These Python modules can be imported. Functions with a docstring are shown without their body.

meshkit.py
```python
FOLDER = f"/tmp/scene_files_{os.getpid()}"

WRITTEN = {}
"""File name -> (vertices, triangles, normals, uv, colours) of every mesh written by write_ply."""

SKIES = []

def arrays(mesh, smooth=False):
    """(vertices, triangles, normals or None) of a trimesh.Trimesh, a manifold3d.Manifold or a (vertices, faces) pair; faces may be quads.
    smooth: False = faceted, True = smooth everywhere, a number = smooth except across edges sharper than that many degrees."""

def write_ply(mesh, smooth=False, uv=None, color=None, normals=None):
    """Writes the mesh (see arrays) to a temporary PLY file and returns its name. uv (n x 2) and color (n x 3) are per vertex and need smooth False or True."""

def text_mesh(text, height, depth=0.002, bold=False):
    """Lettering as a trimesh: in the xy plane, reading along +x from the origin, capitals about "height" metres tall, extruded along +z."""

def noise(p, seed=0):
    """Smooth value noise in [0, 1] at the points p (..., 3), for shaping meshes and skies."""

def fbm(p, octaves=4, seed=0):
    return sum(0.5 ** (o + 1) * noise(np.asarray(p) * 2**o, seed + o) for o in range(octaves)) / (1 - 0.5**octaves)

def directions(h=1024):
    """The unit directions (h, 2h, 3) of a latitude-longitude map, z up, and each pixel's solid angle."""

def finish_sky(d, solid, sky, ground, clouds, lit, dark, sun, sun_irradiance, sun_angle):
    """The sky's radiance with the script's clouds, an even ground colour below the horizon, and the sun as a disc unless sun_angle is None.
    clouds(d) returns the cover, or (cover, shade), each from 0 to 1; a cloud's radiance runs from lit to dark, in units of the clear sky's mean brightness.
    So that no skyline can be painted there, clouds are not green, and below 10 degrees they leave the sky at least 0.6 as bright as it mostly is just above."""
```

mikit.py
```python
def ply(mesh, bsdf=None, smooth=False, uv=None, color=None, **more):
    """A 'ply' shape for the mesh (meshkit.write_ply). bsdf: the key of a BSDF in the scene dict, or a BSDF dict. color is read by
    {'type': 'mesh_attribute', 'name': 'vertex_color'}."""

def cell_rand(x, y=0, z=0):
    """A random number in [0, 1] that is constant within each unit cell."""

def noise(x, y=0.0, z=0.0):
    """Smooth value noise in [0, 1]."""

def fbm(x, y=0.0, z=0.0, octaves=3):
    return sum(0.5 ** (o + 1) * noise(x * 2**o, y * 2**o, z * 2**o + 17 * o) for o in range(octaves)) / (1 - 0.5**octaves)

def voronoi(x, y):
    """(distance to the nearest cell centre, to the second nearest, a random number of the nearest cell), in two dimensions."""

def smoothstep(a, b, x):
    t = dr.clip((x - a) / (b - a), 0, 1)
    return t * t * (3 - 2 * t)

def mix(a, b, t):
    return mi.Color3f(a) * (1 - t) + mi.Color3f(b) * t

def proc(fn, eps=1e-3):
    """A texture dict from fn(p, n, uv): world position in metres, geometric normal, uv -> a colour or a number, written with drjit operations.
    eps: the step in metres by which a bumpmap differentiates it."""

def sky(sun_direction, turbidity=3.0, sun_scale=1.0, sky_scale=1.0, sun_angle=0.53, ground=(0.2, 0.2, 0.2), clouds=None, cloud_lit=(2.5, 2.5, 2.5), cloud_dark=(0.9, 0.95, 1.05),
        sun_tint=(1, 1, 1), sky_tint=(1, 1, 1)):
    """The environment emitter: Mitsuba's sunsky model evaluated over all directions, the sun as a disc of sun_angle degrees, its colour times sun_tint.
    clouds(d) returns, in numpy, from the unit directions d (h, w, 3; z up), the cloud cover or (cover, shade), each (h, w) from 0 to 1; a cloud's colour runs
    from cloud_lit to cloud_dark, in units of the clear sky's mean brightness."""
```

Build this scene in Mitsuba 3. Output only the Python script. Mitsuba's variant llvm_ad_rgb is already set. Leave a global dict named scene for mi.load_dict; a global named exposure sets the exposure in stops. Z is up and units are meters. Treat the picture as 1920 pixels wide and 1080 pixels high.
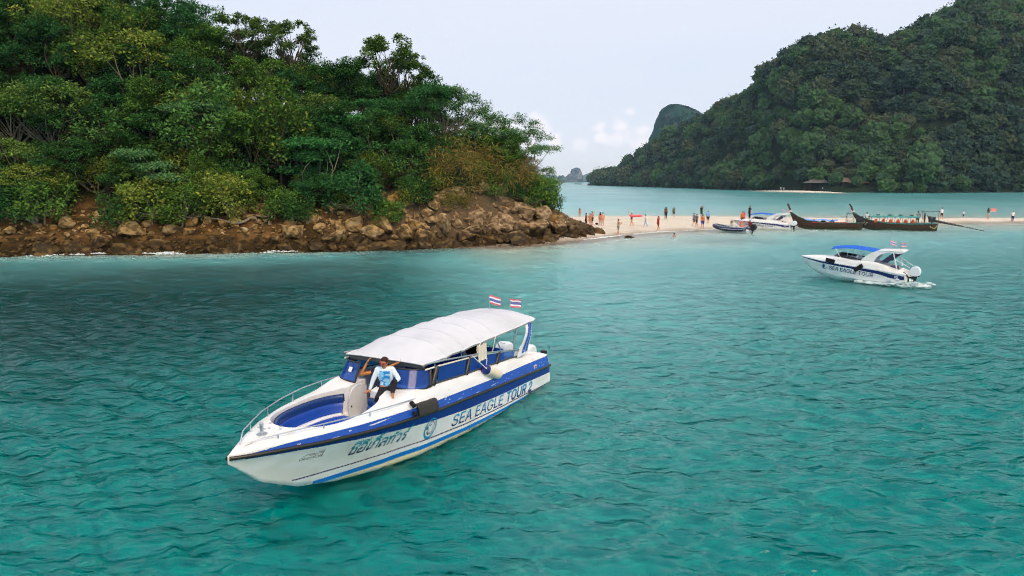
import math
import numpy as np
import trimesh
import manifold3d as m3
import drjit as dr
import mitsuba as mi
import mikit
import meshkit
from shapely.geometry import Polygon, LineString, Point
from shapely import affinity, union_all

T = mi.ScalarTransform4f
scene, labels = {}, {}

# ---------------------------------------------------------------- camera, sky, exposure
CAM_H, FOC, PITCH = 6.2, 1280.0, math.atan2(200.0, 1280.0)     # metres; focal length in pixels of a 1920 wide frame
CP, SP = math.cos(PITCH), math.sin(PITCH)
scene['camera'] = {'type': 'perspective', 'fov': 2 * math.degrees(math.atan(960.0 / FOC)), 'fov_axis': 'x', 'near_clip': 0.3, 'far_clip': 40000.0,
                   'to_world': T().look_at(origin=[0, 0, CAM_H], target=[0, CP, CAM_H - SP], up=[0, 0, 1]), 'medium': {'type': 'ref', 'id': 'haze_air'}}
exposure = 2.2


def sky_clouds(d):
    az = np.degrees(np.arctan2(d[..., 0], d[..., 1]))
    el = np.degrees(np.arcsin(np.clip(d[..., 2], -1, 1)))
    veil = meshkit.fbm(np.stack([d[..., 0] * 2.2 + 3, d[..., 1] * 2.2, d[..., 2] * 9.0], -1), 4, 5)
    edge = meshkit.fbm(np.stack([az / 0.9, el / 0.7, az * 0 + 2.2], -1), 4, 9)
    # distant cumulus low over the sea, all the way round
    r = np.random.default_rng(14)
    heaps = [(-1.3, 4.7, .8), (-0.4, 3.8, .9), (0.6, 4.3, .8), (1.9, 5.0, .7), (2.5, 4.0, 1.0), (3.5, 3.4, .7), (1.2, 3.1, 1.0), (7.2, 4.3, .4), (7.4, 3.4, .6), (8.8, 4.6, .6), (9.6, 5.5, .4), (8.3, 3.2, .8), (10.3, 3.4, .9), (5.6, 2.8, .8)]
    for _ in range(70):
        a0, n = r.uniform(16, 344), int(r.integers(2, 6))
        heaps += [((a0 + r.uniform(-3, 3) + 180) % 360 - 180, r.uniform(2.8, 5.6), r.uniform(.4, 1.1)) for _ in range(n)]
    body = np.zeros_like(el)
    low = np.nonzero((el[:, 0] > 1.0) & (el[:, 0] < 9.0))[0]
    rows = slice(low[0], low[-1] + 1)
    for a0, e0, rad in heaps:
        da = (az[rows] - a0 + 180) % 360 - 180
        body[rows] = np.maximum(body[rows], np.exp(-((da / (rad * 1.15)) ** 2 + ((el[rows] - e0) / rad) ** 2)))
    body = np.clip((body + 1.3 * (edge - 0.5) * (body > 0.05) - 0.28) / 0.5, 0, 1) * np.clip((el - 2.2) / 0.8, 0, 1)
    lit = body * np.clip(0.45 + 1.4 * (edge - 0.4) + 0.06 * (el - 3), 0.2, 0.9)
    shade = 0.82 + 0.4 * (veil - 0.5) + 0.16 * np.clip(el / 60, 0, 1) - 0.75 * lit
    flat = np.clip(1 - np.abs(el - 2.7) / 0.5, 0, 1) * np.clip(meshkit.fbm(np.stack([az / 7.0, el / 1.2, az * 0 + 4], -1), 3, 3) - 0.35, 0, 1)
    return np.ones_like(el), np.clip(shade + 0.5 * flat, 0, 1)


scene['sky'] = mikit.sky((0.30, -0.62, 0.72), turbidity=3, sun_scale=0.34, sun_angle=28, clouds=sky_clouds,
                         cloud_lit=(2.75, 2.65, 2.85), cloud_dark=(1.90, 2.13, 2.52), ground=(0.03, 0.09, 0.10), sun_tint=(1.0, 0.93, 0.80))
scene['haze_air'] = {'type': 'homogeneous', 'albedo': {'type': 'rgb', 'value': [0.95, 0.955, 0.96]}, 'sigma_t': {'type': 'rgb', 'value': [0.000045, 0.000055, 0.000075]}}

# ---------------------------------------------------------------- helpers
def lin(r, g, b):
    c = np.array([r, g, b]) / 255.0
    return np.where(c <= 0.04045, c / 12.92, ((c + 0.055) / 1.055) ** 2.4)


def W(u, v, z=0.0):
    """The point at height z seen in direction (u, v)."""
    dn, fw = FOC * SP + (v - 540) * CP, FOC * CP - (v - 540) * SP
    t = (CAM_H - z) / dn
    return np.array([(u - 960) * t, fw * t, z])


def D(u, v, y):
    """The point at distance y seen in direction (u, v)."""
    dn, fw = FOC * SP + (v - 540) * CP, FOC * CP - (v - 540) * SP
    t = y / fw
    return np.array([(u - 960) * t, y, CAM_H - dn * t])


used = {}


def key_of(name, parent=None):
    full = f'{parent}__{name}' if parent else name
    n = used.get(full, 0)
    used[full] = n + 1
    return full if n == 0 else f'{full}_{n:03d}'


def thing(name, label, category, group=None):
    k = key_of(name)
    labels[k] = {'label': label, 'category': category}
    if group:
        labels[k]['group'] = group
    return k


def as_tm(mesh):
    if isinstance(mesh, trimesh.Trimesh):
        return mesh
    v, f, _ = meshkit.arrays(mesh)
    return trimesh.Trimesh(v, f, process=False)


def obj(name, mesh, bsdf, parent=None, color=None, smooth=35, to_world=None, **more):
    """ONE entry of scene. color: one linear colour for the whole mesh, or one per vertex (smooth must then be True or False)."""
    k = key_of(name, parent)
    if to_world is not None:
        more['to_world'] = to_world
    if color is not None:
        mesh = as_tm(mesh)
        color = np.asarray(color, float)
        if color.ndim == 1:
            if smooth not in (True, False):
                mesh, smooth = trimesh.graph.smooth_shade(mesh, angle=np.radians(smooth), facet_minarea=None), True
            color = np.tile(color, (len(mesh.vertices), 1))
        scene[k] = mikit.ply(mesh, bsdf, smooth, color=color, **more)
    else:
        scene[k] = mikit.ply(mesh, bsdf, smooth, **more)
    return k


def structure(name, *a, **kw):
    k = obj(name, *a, **kw)
    labels[k] = {'label': name.replace('_', ' '), 'kind': 'structure'}
    return k


def cat(ms):
    return trimesh.util.concatenate([as_tm(m) for m in ms])


def grid_faces(r, c, closed=False):
    i, j = np.meshgrid(np.arange(r - 1), np.arange(c if closed else c - 1), indexing='ij')
    a, b = i * c + j, i * c + (j + 1) % c
    return np.stack([a, b, b + c, a + c], -1).reshape(-1, 4)


def sheet(P, closed=False):
    """A mesh from a grid of points (rows, columns, 3)."""
    P = np.asarray(P, float)
    r, c = P.shape[:2]
    q = grid_faces(r, c, closed)
    return trimesh.Trimesh(P.reshape(-1, 3), np.vstack([q[:, [0, 1, 2]], q[:, [0, 2, 3]]]), process=False)


def ground(P):
    m = sheet(P)
    if m.face_normals[:, 2].mean() < 0:
        m.invert()
    return m


def tube(points, radius, sides=8, caps=True):
    p = np.asarray(points, float)
    r = np.broadcast_to(np.asarray(radius, float), (len(p),))
    t = np.gradient(p, axis=0)
    t /= np.linalg.norm(t, axis=1, keepdims=True) + 1e-12
    a = np.cross(t, np.where(np.abs(t[:, 2:]) < 0.9, [0, 0, 1.0], [1.0, 0, 0]))
    a /= np.linalg.norm(a, axis=1, keepdims=True) + 1e-12
    b = np.cross(t, a)
    an = np.arange(sides) * 2 * np.pi / sides
    P = p[:, None] + r[:, None, None] * (np.cos(an)[None, :, None] * a[:, None] + np.sin(an)[None, :, None] * b[:, None])
    m = sheet(P, closed=True)
    if caps:
        n = len(m.vertices)
        v = np.vstack([m.vertices, p[0], p[-1]])
        i = np.arange(sides)
        f0 = np.stack([(i + 1) % sides, i, i * 0 + n], 1)
        o = (len(p) - 1) * sides
        f1 = np.stack([o + i, o + (i + 1) % sides, i * 0 + n + 1], 1)
        m = trimesh.Trimesh(v, np.vstack([m.faces, f0, f1]), process=False)
    return m


def box(size, at=(0, 0, 0), r=0.0):
    """A box with its edges rounded by r."""
    s = np.asarray(size, float)
    if r <= 0:
        m = trimesh.creation.box(s)
    else:
        b = m3.Manifold.cube((s - 2 * r).tolist(), True)
        m = as_tm(m3.Manifold.batch_hull([m3.Manifold.sphere(r, 12).translate((x * (s / 2 - r)).tolist()) for x in np.array(np.meshgrid([-1, 1], [-1, 1], [-1, 1])).T.reshape(-1, 3)]))
    m.apply_translation(at)
    return m


def smooth_path(pts, n=24):
    from scipy.interpolate import CubicSpline
    p = np.asarray(pts, float)
    s = np.concatenate([[0], np.cumsum(np.linalg.norm(np.diff(p, axis=0), axis=1))])
    return CubicSpline(s, p)(np.linspace(0, s[-1], n))


def sstep(a, b, x):
    t = np.clip((np.asarray(x, float) - a) / (b - a), 0, 1)
    return t * t * (3 - 2 * t)


def frame_of(x, y, deg, z=0.0, pitch=0.0, roll=0.0):
    return T().translate([x, y, z]).rotate([0, 0, 1], deg).rotate([0, 1, 0], pitch).rotate([1, 0, 0], roll)


def place(root, tw):
    """Stands a thing, with all its parts, at its place."""
    for k in [k for k in scene if k == root or k.startswith(root + '__')]:
        d = scene[k]
        d['to_world'] = tw @ d['to_world'] if 'to_world' in d else tw


# ---------------------------------------------------------------- shared materials
VC = {'type': 'mesh_attribute', 'name': 'vertex_color'}
scene['matte'] = {'type': 'twosided', 'bsdf': {'type': 'principled', 'base_color': VC, 'roughness': 0.75, 'specular': 0.25}}
scene['satin'] = {'type': 'twosided', 'bsdf': {'type': 'principled', 'base_color': VC, 'roughness': 0.35, 'specular': 0.5}}
scene['gloss'] = {'type': 'twosided', 'bsdf': {'type': 'principled', 'base_color': VC, 'roughness': 0.16, 'specular': 0.5, 'clearcoat': 0.4, 'clearcoat_gloss': 0.9}}
scene['steel'] = {'type': 'twosided', 'bsdf': {'type': 'principled', 'base_color': {'type': 'rgb', 'value': [0.62, 0.62, 0.63]}, 'metallic': 1.0, 'roughness': 0.28}}
scene['leaf'] = {'type': 'principledthin', 'base_color': VC, 'roughness': 0.55, 'diff_trans': 0.55, 'spec_trans': 0.0, 'eta': 1.35}
scene['bark'] = {'type': 'twosided', 'bsdf': {'type': 'principled', 'base_color': VC, 'roughness': 0.9, 'specular': 0.1}}
# ================================================================ THE SETTING
rng = np.random.default_rng(11)

# ---- shore of the near islet: from the far left to the rocks at its right tip (metres)
_sh = np.array([W(u, v)[:2] for u, v in [(0, 478), (150, 476), (300, 474), (450, 472), (600, 470), (740, 466), (850, 462), (950, 458), (1010, 455), (1060, 449), (1112, 444)]])
SHX = np.concatenate([[-130, -90, -62], _sh[:, 0], [11.0, 14.0]])
SHY = np.concatenate([[52, 54.5, 56.5], _sh[:, 1], [82.0, 96.0]])


def shore_y(x):
    return np.interp(x, SHX, SHY)


RX = np.array([-130, -75, -60, -50, -42, -36, -30, -25, -19, -13.6, -9.5, -6, -2.5, 1.0, 3.5, 6.0, 9.0, 11.5])
RZ = np.array([20, 22, 22.0, 21.5, 20, 17.0, 15.3, 14.8, 14.2, 12.6, 10.5, 9.2, 7.6, 6.2, 4.4, 2.4, 1.0, 0.2])
CX = np.array([-130, -40, -25, -18, -10, -4, 0, 4, 7, 9.5, 11.5])
CZ = np.array([2.6, 2.6, 3.0, 3.2, 4.8, 5.6, 5.2, 3.6, 1.8, 0.8, 0.0])


def islet_z(x, y):
    x, y = np.asarray(x, float), np.asarray(y, float)
    d = (y - shore_y(x)) * 0.93
    ridge, cliff = np.interp(x, RX, RZ), np.interp(x, CX, CZ)
    p3 = np.stack([x, y, x * 0], -1)
    n = meshkit.fbm(p3 / 3.1, 4, 3) - 0.5
    z = cliff * sstep(-0.5, 4.6, d + n * 2.0) + np.maximum(ridge - cliff, 0) * sstep(3.0, 27.0, d) ** 0.75
    depth = np.interp(x, [-130, -20, 0, 6, 11], [75, 55, 26, 14, 7])
    z = z * (1 - sstep(depth * 0.62, depth, d)) - 1.2 * sstep(depth * 0.9, depth * 1.1, d) - 1.3 * sstep(0.3, -3.0, d)
    return z + n * 0.7 * sstep(0, 2.0, d) * np.clip(cliff / 2, 0, 1)


gx, gy = np.meshgrid(np.linspace(-128, 14, 285), np.linspace(0, 1, 110) ** 1.25, indexing='ij')
yy = shore_y(gx) - 3.5 + gy * 88
P = np.stack([gx, yy, islet_z(gx, yy)], -1)


def soil_fn(p, n, uv):
    a, b = mikit.fbm(p.x * 0.7, p.y * 0.7, p.z * 0.9, 4), mikit.fbm(p.x * 5, p.y * 5, p.z * 5, 3)
    c = mikit.mix((0.075, 0.042, 0.018), (0.19, 0.105, 0.04), mikit.smoothstep(0.35, 0.68, a * 0.7 + b * 0.3))
    c = mikit.mix(c, (0.05, 0.035, 0.015), mikit.smoothstep(0.5, 0.75, mikit.noise(p.x * 1.9 + 7, p.y * 1.9, p.z * 2.5)))
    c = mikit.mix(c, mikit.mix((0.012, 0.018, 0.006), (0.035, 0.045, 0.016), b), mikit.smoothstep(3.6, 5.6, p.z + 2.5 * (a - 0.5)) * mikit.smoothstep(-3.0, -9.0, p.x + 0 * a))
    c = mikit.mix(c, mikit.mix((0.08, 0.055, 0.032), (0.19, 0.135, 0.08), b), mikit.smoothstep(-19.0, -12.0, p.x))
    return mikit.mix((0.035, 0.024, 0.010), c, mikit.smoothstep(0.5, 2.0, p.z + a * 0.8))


scene['soil'] = {'type': 'bumpmap', 'arbitrary': mikit.proc(lambda p, n, uv: mikit.fbm(p.x * 3, p.y * 3, p.z * 3, 4), 0.02), 'scale': 0.25,
                 'bsdf': {'type': 'diffuse', 'reflectance': mikit.proc(soil_fn)}}
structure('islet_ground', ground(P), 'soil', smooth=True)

# ---- sand spit
SF = np.array([W(u, v)[:2] for u, v in [(960, 459), (1040, 454), (1110, 449), (1160, 442), (1230, 436), (1300, 432), (1360, 429), (1440, 425), (1560, 422), (1700, 420), (1800, 418), (1920, 417)]])
SB = np.array([W(u, v)[:2] for u, v in [(960, 425), (1020, 410), (1090, 407), (1160, 406.5), (1240, 406), (1300, 406.5), (1360, 407), (1440, 408), (1560, 410), (1700, 411), (1800, 410.5), (1920, 411)]])
SFX, SFY = np.concatenate([SF[:, 0], [110, 160]]), np.concatenate([SF[:, 1], [104, 108]])
SBX, SBY = np.concatenate([[-5], SB[1:, 0], [110, 160]]), np.concatenate([[112], SB[1:, 1], [112, 114]])
sx, st = np.meshgrid(np.linspace(-6, 150, 240), np.linspace(-0.45, 1.35, 60), indexing='ij')
f_, b_ = np.interp(sx, SFX, SFY), np.interp(sx, SBX, SBY)
sy = f_ + (b_ - f_) * st
hump = np.interp(sx, [-6, 10, 22, 34, 50, 80, 150], [0.9, 0.75, 0.62, 0.5, 0.36, 0.34, 0.3])
sz = hump * np.sin(np.pi * np.clip(st, 0, 1)) ** 0.7 - 6.0 * np.maximum(np.maximum(-st, st - 1), 0)
sz += 0.10 * (meshkit.fbm(np.stack([sx / 2.5, sy / 2.5, sx * 0], -1), 3, 6) - 0.5) * (st > 0) * (st < 1)


def sand_fn(p, n, uv):
    a = mikit.fbm(p.x * 0.8, p.y * 0.8, 0, 3)
    c = mikit.mix((0.60, 0.52, 0.42), (0.75, 0.68, 0.58), a)
    c = c * (0.93 + 0.14 * mikit.noise(p.x * 7, p.y * 7, 0))
    return mikit.mix(mi.Color3f(0.40, 0.33, 0.26), c, mikit.smoothstep(0.06, 0.26, p.z + 0.12 * (a - 0.5)))


scene['sand'] = {'type': 'bumpmap', 'arbitrary': mikit.proc(lambda p, n, uv: mikit.fbm(p.x * 2.3, p.y * 2.3, 0, 3), 0.02), 'scale': 0.09,
                 'bsdf': {'type': 'diffuse', 'reflectance': mikit.proc(sand_fn)}}
structure('sand_spit', ground(np.stack([sx, sy, sz], -1)), 'sand', smooth=True)

# ---- sea
ny, nx = 900, 820
ry = 7.0 * (1300.0 ** np.linspace(0, 1, ny))
ss = np.linspace(-1, 1, nx)
X = ss[None, :] * (ry[:, None] * 0.92 + 3.0)
Y = np.repeat(ry[:, None], nx, 1)
dy = np.gradient(ry)[:, None]
dx = (2 * (ry * 0.92 + 3.0) / nx)[:, None]
Z = np.zeros_like(X)
wr = np.random.default_rng(5)
for k in range(90):
    lam = 0.34 * (16.0 ** wr.random())
    th = wr.normal(0.22, 0.45)
    kv = 2 * np.pi / lam * np.array([math.sin(th), math.cos(th)])
    slope = 0.014 if lam > 2.2 else 0.032 if lam > 1.1 else 0.062 if lam > 0.6 else 0.095
    amp = slope * lam / (2 * np.pi) * (0.6 + 0.8 * wr.random())
    keep = sstep(2.2, 4.5, lam / np.maximum(dy * abs(math.cos(th)) + dx * abs(math.sin(th)), 1e-6))
    if keep.max() <= 0:
        continue
    ph = kv[0] * X + kv[1] * Y + wr.random() * 6.28 + 0.9 * np.sin(0.11 * X + 0.05 * Y + k)
    s = np.sin(ph)
    Z += keep * amp * (np.exp(0.6 * s) - 1.09) * 1.4
gust = meshkit.fbm(np.stack([X / 17.0, Y / 26.0, X * 0 + 0.5], -1), 3, 8)
calm = sstep(0, 9, np.abs(Y - np.interp(X, SFX, SFY)))
Z *= (0.25 + 1.5 * gust) * (0.35 + 0.65 * calm)


DEEP, ISLET_SHADE = np.array([0.0, 0.260, 0.245]), np.array([0.0, 0.085, 0.085])  # second colour: water body darkened for the islet reflection and shade


def sea_color(x, y):
    """What the water's own body gives back: by its depth over the bottom, with shade painted in on the left."""
    big = meshkit.fbm(np.stack([x / 30.0, y / 30.0, x * 0 + 2.5], -1), 4, 4)
    mid = meshkit.fbm(np.stack([x / 7.0, y / 7.0, x * 0 + 1.5], -1), 3, 14)
    d_islet = np.where(x < 11.5, shore_y(x) - y, np.hypot(x - 11.5, y - 80))
    d_spit = np.where(y < np.interp(x, SFX, SFY), np.interp(x, SFX, SFY) - y, np.maximum(y - np.interp(x, SBX, SBY), 0))
    d_spit = np.where(x < 0, np.hypot(d_spit, x), d_spit)
    d_spit = d_spit * (1 + 0.16 * np.maximum(-x, 0))
    depth = np.minimum(np.maximum(d_islet, 0) * 0.15, d_spit * 0.033 + 0.045 * np.maximum(d_spit - 34, 0)) + 1.2 * (big - 0.5) + 0.5 * (mid - 0.5)
    depth = np.where(y > 130, 0.55 + 1.1 * big * sstep(115, 260, y) + 1.2 * sstep(300, 2500, y), depth)
    t = np.clip(depth / 3.2, 0, 1)[..., None]
    shade_or_weed = (sstep(3, -20, x + 24 * (big - 0.5) + 6 * (mid - 0.5)) * sstep(6, 30, y) * sstep(120, 90, y))[..., None]  # left side painted darker, as if reflecting the islet and lying in shade
    deep_ = DEEP * (1 - shade_or_weed) + ISLET_SHADE * shade_or_weed
    sandy, pale = np.array([0.62, 0.66, 0.56]), np.array([0.24, 0.60, 0.60])
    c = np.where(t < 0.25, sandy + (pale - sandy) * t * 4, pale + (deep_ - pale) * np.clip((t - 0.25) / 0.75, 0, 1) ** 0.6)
    reef = sstep(0.52, 0.72, meshkit.fbm(np.stack([x / 11.0 + 5, y / 8.0, x * 0 + 7], -1), 4, 31))[..., None] * sstep(0, 30, 100 - y)[..., None]
    return c * (1 - 0.5 * reef * sstep(26, 2, d_islet)[..., None])


scene['water'] = {'type': 'bumpmap', 'arbitrary': mikit.proc(lambda p, n, uv: mikit.fbm(p.x * 1.1 + 0.4 * p.y, p.y * 3.2 - 0.5 * p.x, 0, 5), 0.015), 'scale': 0.13,
                  'bsdf': {'type': 'dielectric', 'int_ior': 1.28, 'ext_ior': 1.0}}
scene['water_body'] = {'type': 'twosided', 'bsdf': {'type': 'diffuse', 'reflectance': VC}}
sea = sheet(np.stack([X, Y, Z], -1))
# open water round about, a little lower, under the edges of the wavy sheet
og = np.stack(tuple(np.meshgrid(np.linspace(-8900, 8900, 60), np.linspace(-8900, 8900, 60), indexing='ij')) + (np.full((60, 60), -0.30),), -1)
structure('sea_water', sea, 'water', smooth=True)
bx, by = X[::3, ::3], Y[::3, ::3]
water_body = sheet(np.stack([bx, by, np.full_like(bx, -0.42)], -1))
og[..., 2] = -0.47
structure('water_body_sheet', trimesh.util.concatenate([water_body, ground(og)]), 'water_body', color=np.vstack([sea_color(bx, by).reshape(-1, 3), np.tile(DEEP, (3600, 1))]), smooth=True)  # added opaque sheet just under the surface, standing in for the water body

# ---- haze
scene['haze'] = {'type': 'cube', 'to_world': T().translate([0, 0, 97.0]).scale([9000, 9000, 103.0]), 'bsdf': {'type': 'null'}, 'interior': {'type': 'ref', 'id': 'haze_air'}}
labels['haze'] = {'label': 'thin sea haze', 'kind': 'stuff'}
# ================================================================ ROCKS AND TREES
# ---- far hills
HX = lambda u, y: (u - 960) / FOC * y
HSK = np.array([(1100, 350), (1113, 338), (1135, 325), (1170, 300), (1200, 272), (1240, 245), (1300, 215), (1350, 185), (1400, 145), (1450, 98), (1490, 66), (1530, 52), (1580, 52), (1620, 66), (1670, 52), (1720, 30), (1780, 12), (1850, 8), (1920, 10), (2100, 20), (2600, 60)], float)
HB = np.array([(1100, 1120), (1113, 1060), (1170, 860), (1250, 680), (1330, 560), (1400, 490), (1500, 415), (1600, 385), (1700, 375), (1800, 385), (1920, 395), (2600, 420)], float)


def hill_z(u, t):
    """u: direction, t: 0 at the water's edge .. 1 at the ridge .. 2 at the far side. Returns x, y, z."""
    yb = np.interp(u, HB[:, 0], HB[:, 1])
    far = np.interp(u, [1100, 1250, 1500, 1640, 1800, 2600], [90, 150, 135, 190, 235, 260])
    y = yb + t * far
    v = np.interp(u, HSK[:, 0], HSK[:, 1]) + np.interp(u, [1113, 1200, 1400, 1620, 1740, 1900], [0, 20, 32, 38, 22, 16])     # the ground lies a tree's height under the tree tops
    yr = yb + far
    fwd = FOC * CP - (v - 540) * SP
    top = CAM_H - (FOC * SP + (v - 540) * CP) * yr / fwd
    top = np.maximum(top, 0.5)
    s = np.where(t < 1, np.sin(np.clip(t, 0, 1) * np.pi / 2) ** 1.15, np.cos(np.clip(t - 1, 0, 1) * np.pi / 2))
    x = (u - 960) / FOC * y
    gully = np.exp(-((u - (1600 + 90 * t)) / 55.0) ** 2) * np.sin(np.clip(t, 0, 1) * np.pi) * 16.0
    rough = (meshkit.fbm(np.stack([x / 45.0, y / 45.0, x * 0 + 3], -1), 4, 2) - 0.5) * 34 * np.sin(np.clip(t, 0, 1) * np.pi)
    return x, y, np.maximum(top * s - gully + rough * np.clip(top / 60, 0, 1), -1.5 + t * 2)


gu, gt = np.meshgrid(np.linspace(1100, 2560, 240), np.linspace(-0.03, 2, 90), indexing='ij')
x_, y_, z_ = hill_z(gu, gt)
z_ = np.where(gt < 0, -2.0, z_)
scene['hill_floor'] = {'type': 'diffuse', 'reflectance': mikit.proc(lambda p, n, uv: mikit.mix((0.008, 0.016, 0.010), (0.024, 0.036, 0.018), mikit.fbm(p.x * 0.2, p.y * 0.2, p.z * 0.2, 3)))}
structure('forested_hill', ground(np.stack([x_, y_, z_], -1)), 'hill_floor', smooth=True)


# ---- tree making
def leaves(rng, centres, size, per, leaf, width, cols, spread=1.0, lift=0.25, jit=0.35, flat=1.0, outward=None):
    """Leaf faces in tufts round the centres. Returns vertices, faces, colours."""
    n = len(centres) * per
    c = np.repeat(centres, per, 0)
    off = rng.normal(0, 1, (n, 3))
    off /= np.linalg.norm(off, axis=1, keepdims=True)
    r = size * spread * rng.random(n) ** 0.5
    off[:, 2] *= flat
    p = c + off * r[:, None] * np.repeat(rng.uniform(0.7, 1.3, len(centres)), per)[:, None]
    out = off + rng.normal(0, 0.55, (n, 3)) + [0, 0, lift]
    out[:, 2] *= 0.7
    out /= np.linalg.norm(out, axis=1, keepdims=True)
    nrm = rng.normal(0, 0.45, (n, 3)) + [0, 0, 1.35] + off * 0.5
    side = np.cross(out, nrm)
    side /= np.linalg.norm(side, axis=1, keepdims=True)
    up = np.cross(side, out)
    L = leaf * rng.uniform(0.65, 1.3, n)[:, None]
    w = width * rng.uniform(0.7, 1.25, n)[:, None]
    v = np.stack([p, p + out * L * 0.5 + side * w - up * w * 0.25, p + out * L - up * L * 0.15, p + out * L * 0.5 - side * w - up * w * 0.25], 1).reshape(-1, 3)
    i = np.arange(n) * 4
    f = np.stack([np.stack([i, i + 1, i + 2], 1), np.stack([i, i + 2, i + 3], 1)], 1).reshape(-1, 3)
    k = rng.random((n, 1)) * 0.6 + 0.4 * np.repeat(rng.random((len(centres), 1)), per, 0)
    col = cols[0] * (1 - k) + cols[1] * k
    if len(cols) > 2:
        odd = rng.random(n) < 0.06
        col[odd] = cols[2]
    col = col * rng.uniform(1 - jit, 1 + jit, (n, 1))
    return v, f, np.repeat(col, 4, 0)


def tuft_centres(rng, n, rx, rz, cz, lumps=0.3, low=-0.35, inner=0.55):
    d = rng.normal(0, 1, (n * 3, 3))
    d /= np.linalg.norm(d, axis=1, keepdims=True)
    d = d[d[:, 2] > low][:n]
    k = 1 + lumps * (meshkit.fbm(d * 1.6 + rng.random(3) * 20, 3, int(rng.integers(99))) - 0.5) * 2.6
    r = rng.uniform(inner, 1, len(d)) ** 0.6 * k
    return d * r[:, None] * [rx, rx, rz] + [0, 0, cz]


def lobed(rng, lobes, tufts, rx, rz, cz, lr):
    """Tufts on the domes of a crown that is built of lobes."""
    L = tuft_centres(rng, lobes, rx, rz, cz, 0.5, -0.45, 0.75)
    d = rng.normal(0, 1, (len(L) * tufts, 3))
    d /= np.linalg.norm(d, axis=1, keepdims=True)
    d[:, 2] = np.abs(d[:, 2]) * 1.1 - 0.25
    return np.repeat(L, tufts, 0) + d * lr * rng.uniform(0.75, 1.1, (len(d), 1)) * np.repeat(rng.uniform(0.7, 1.35, (len(L), 1)), tufts, 0) * [1, 1, 0.75]


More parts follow.
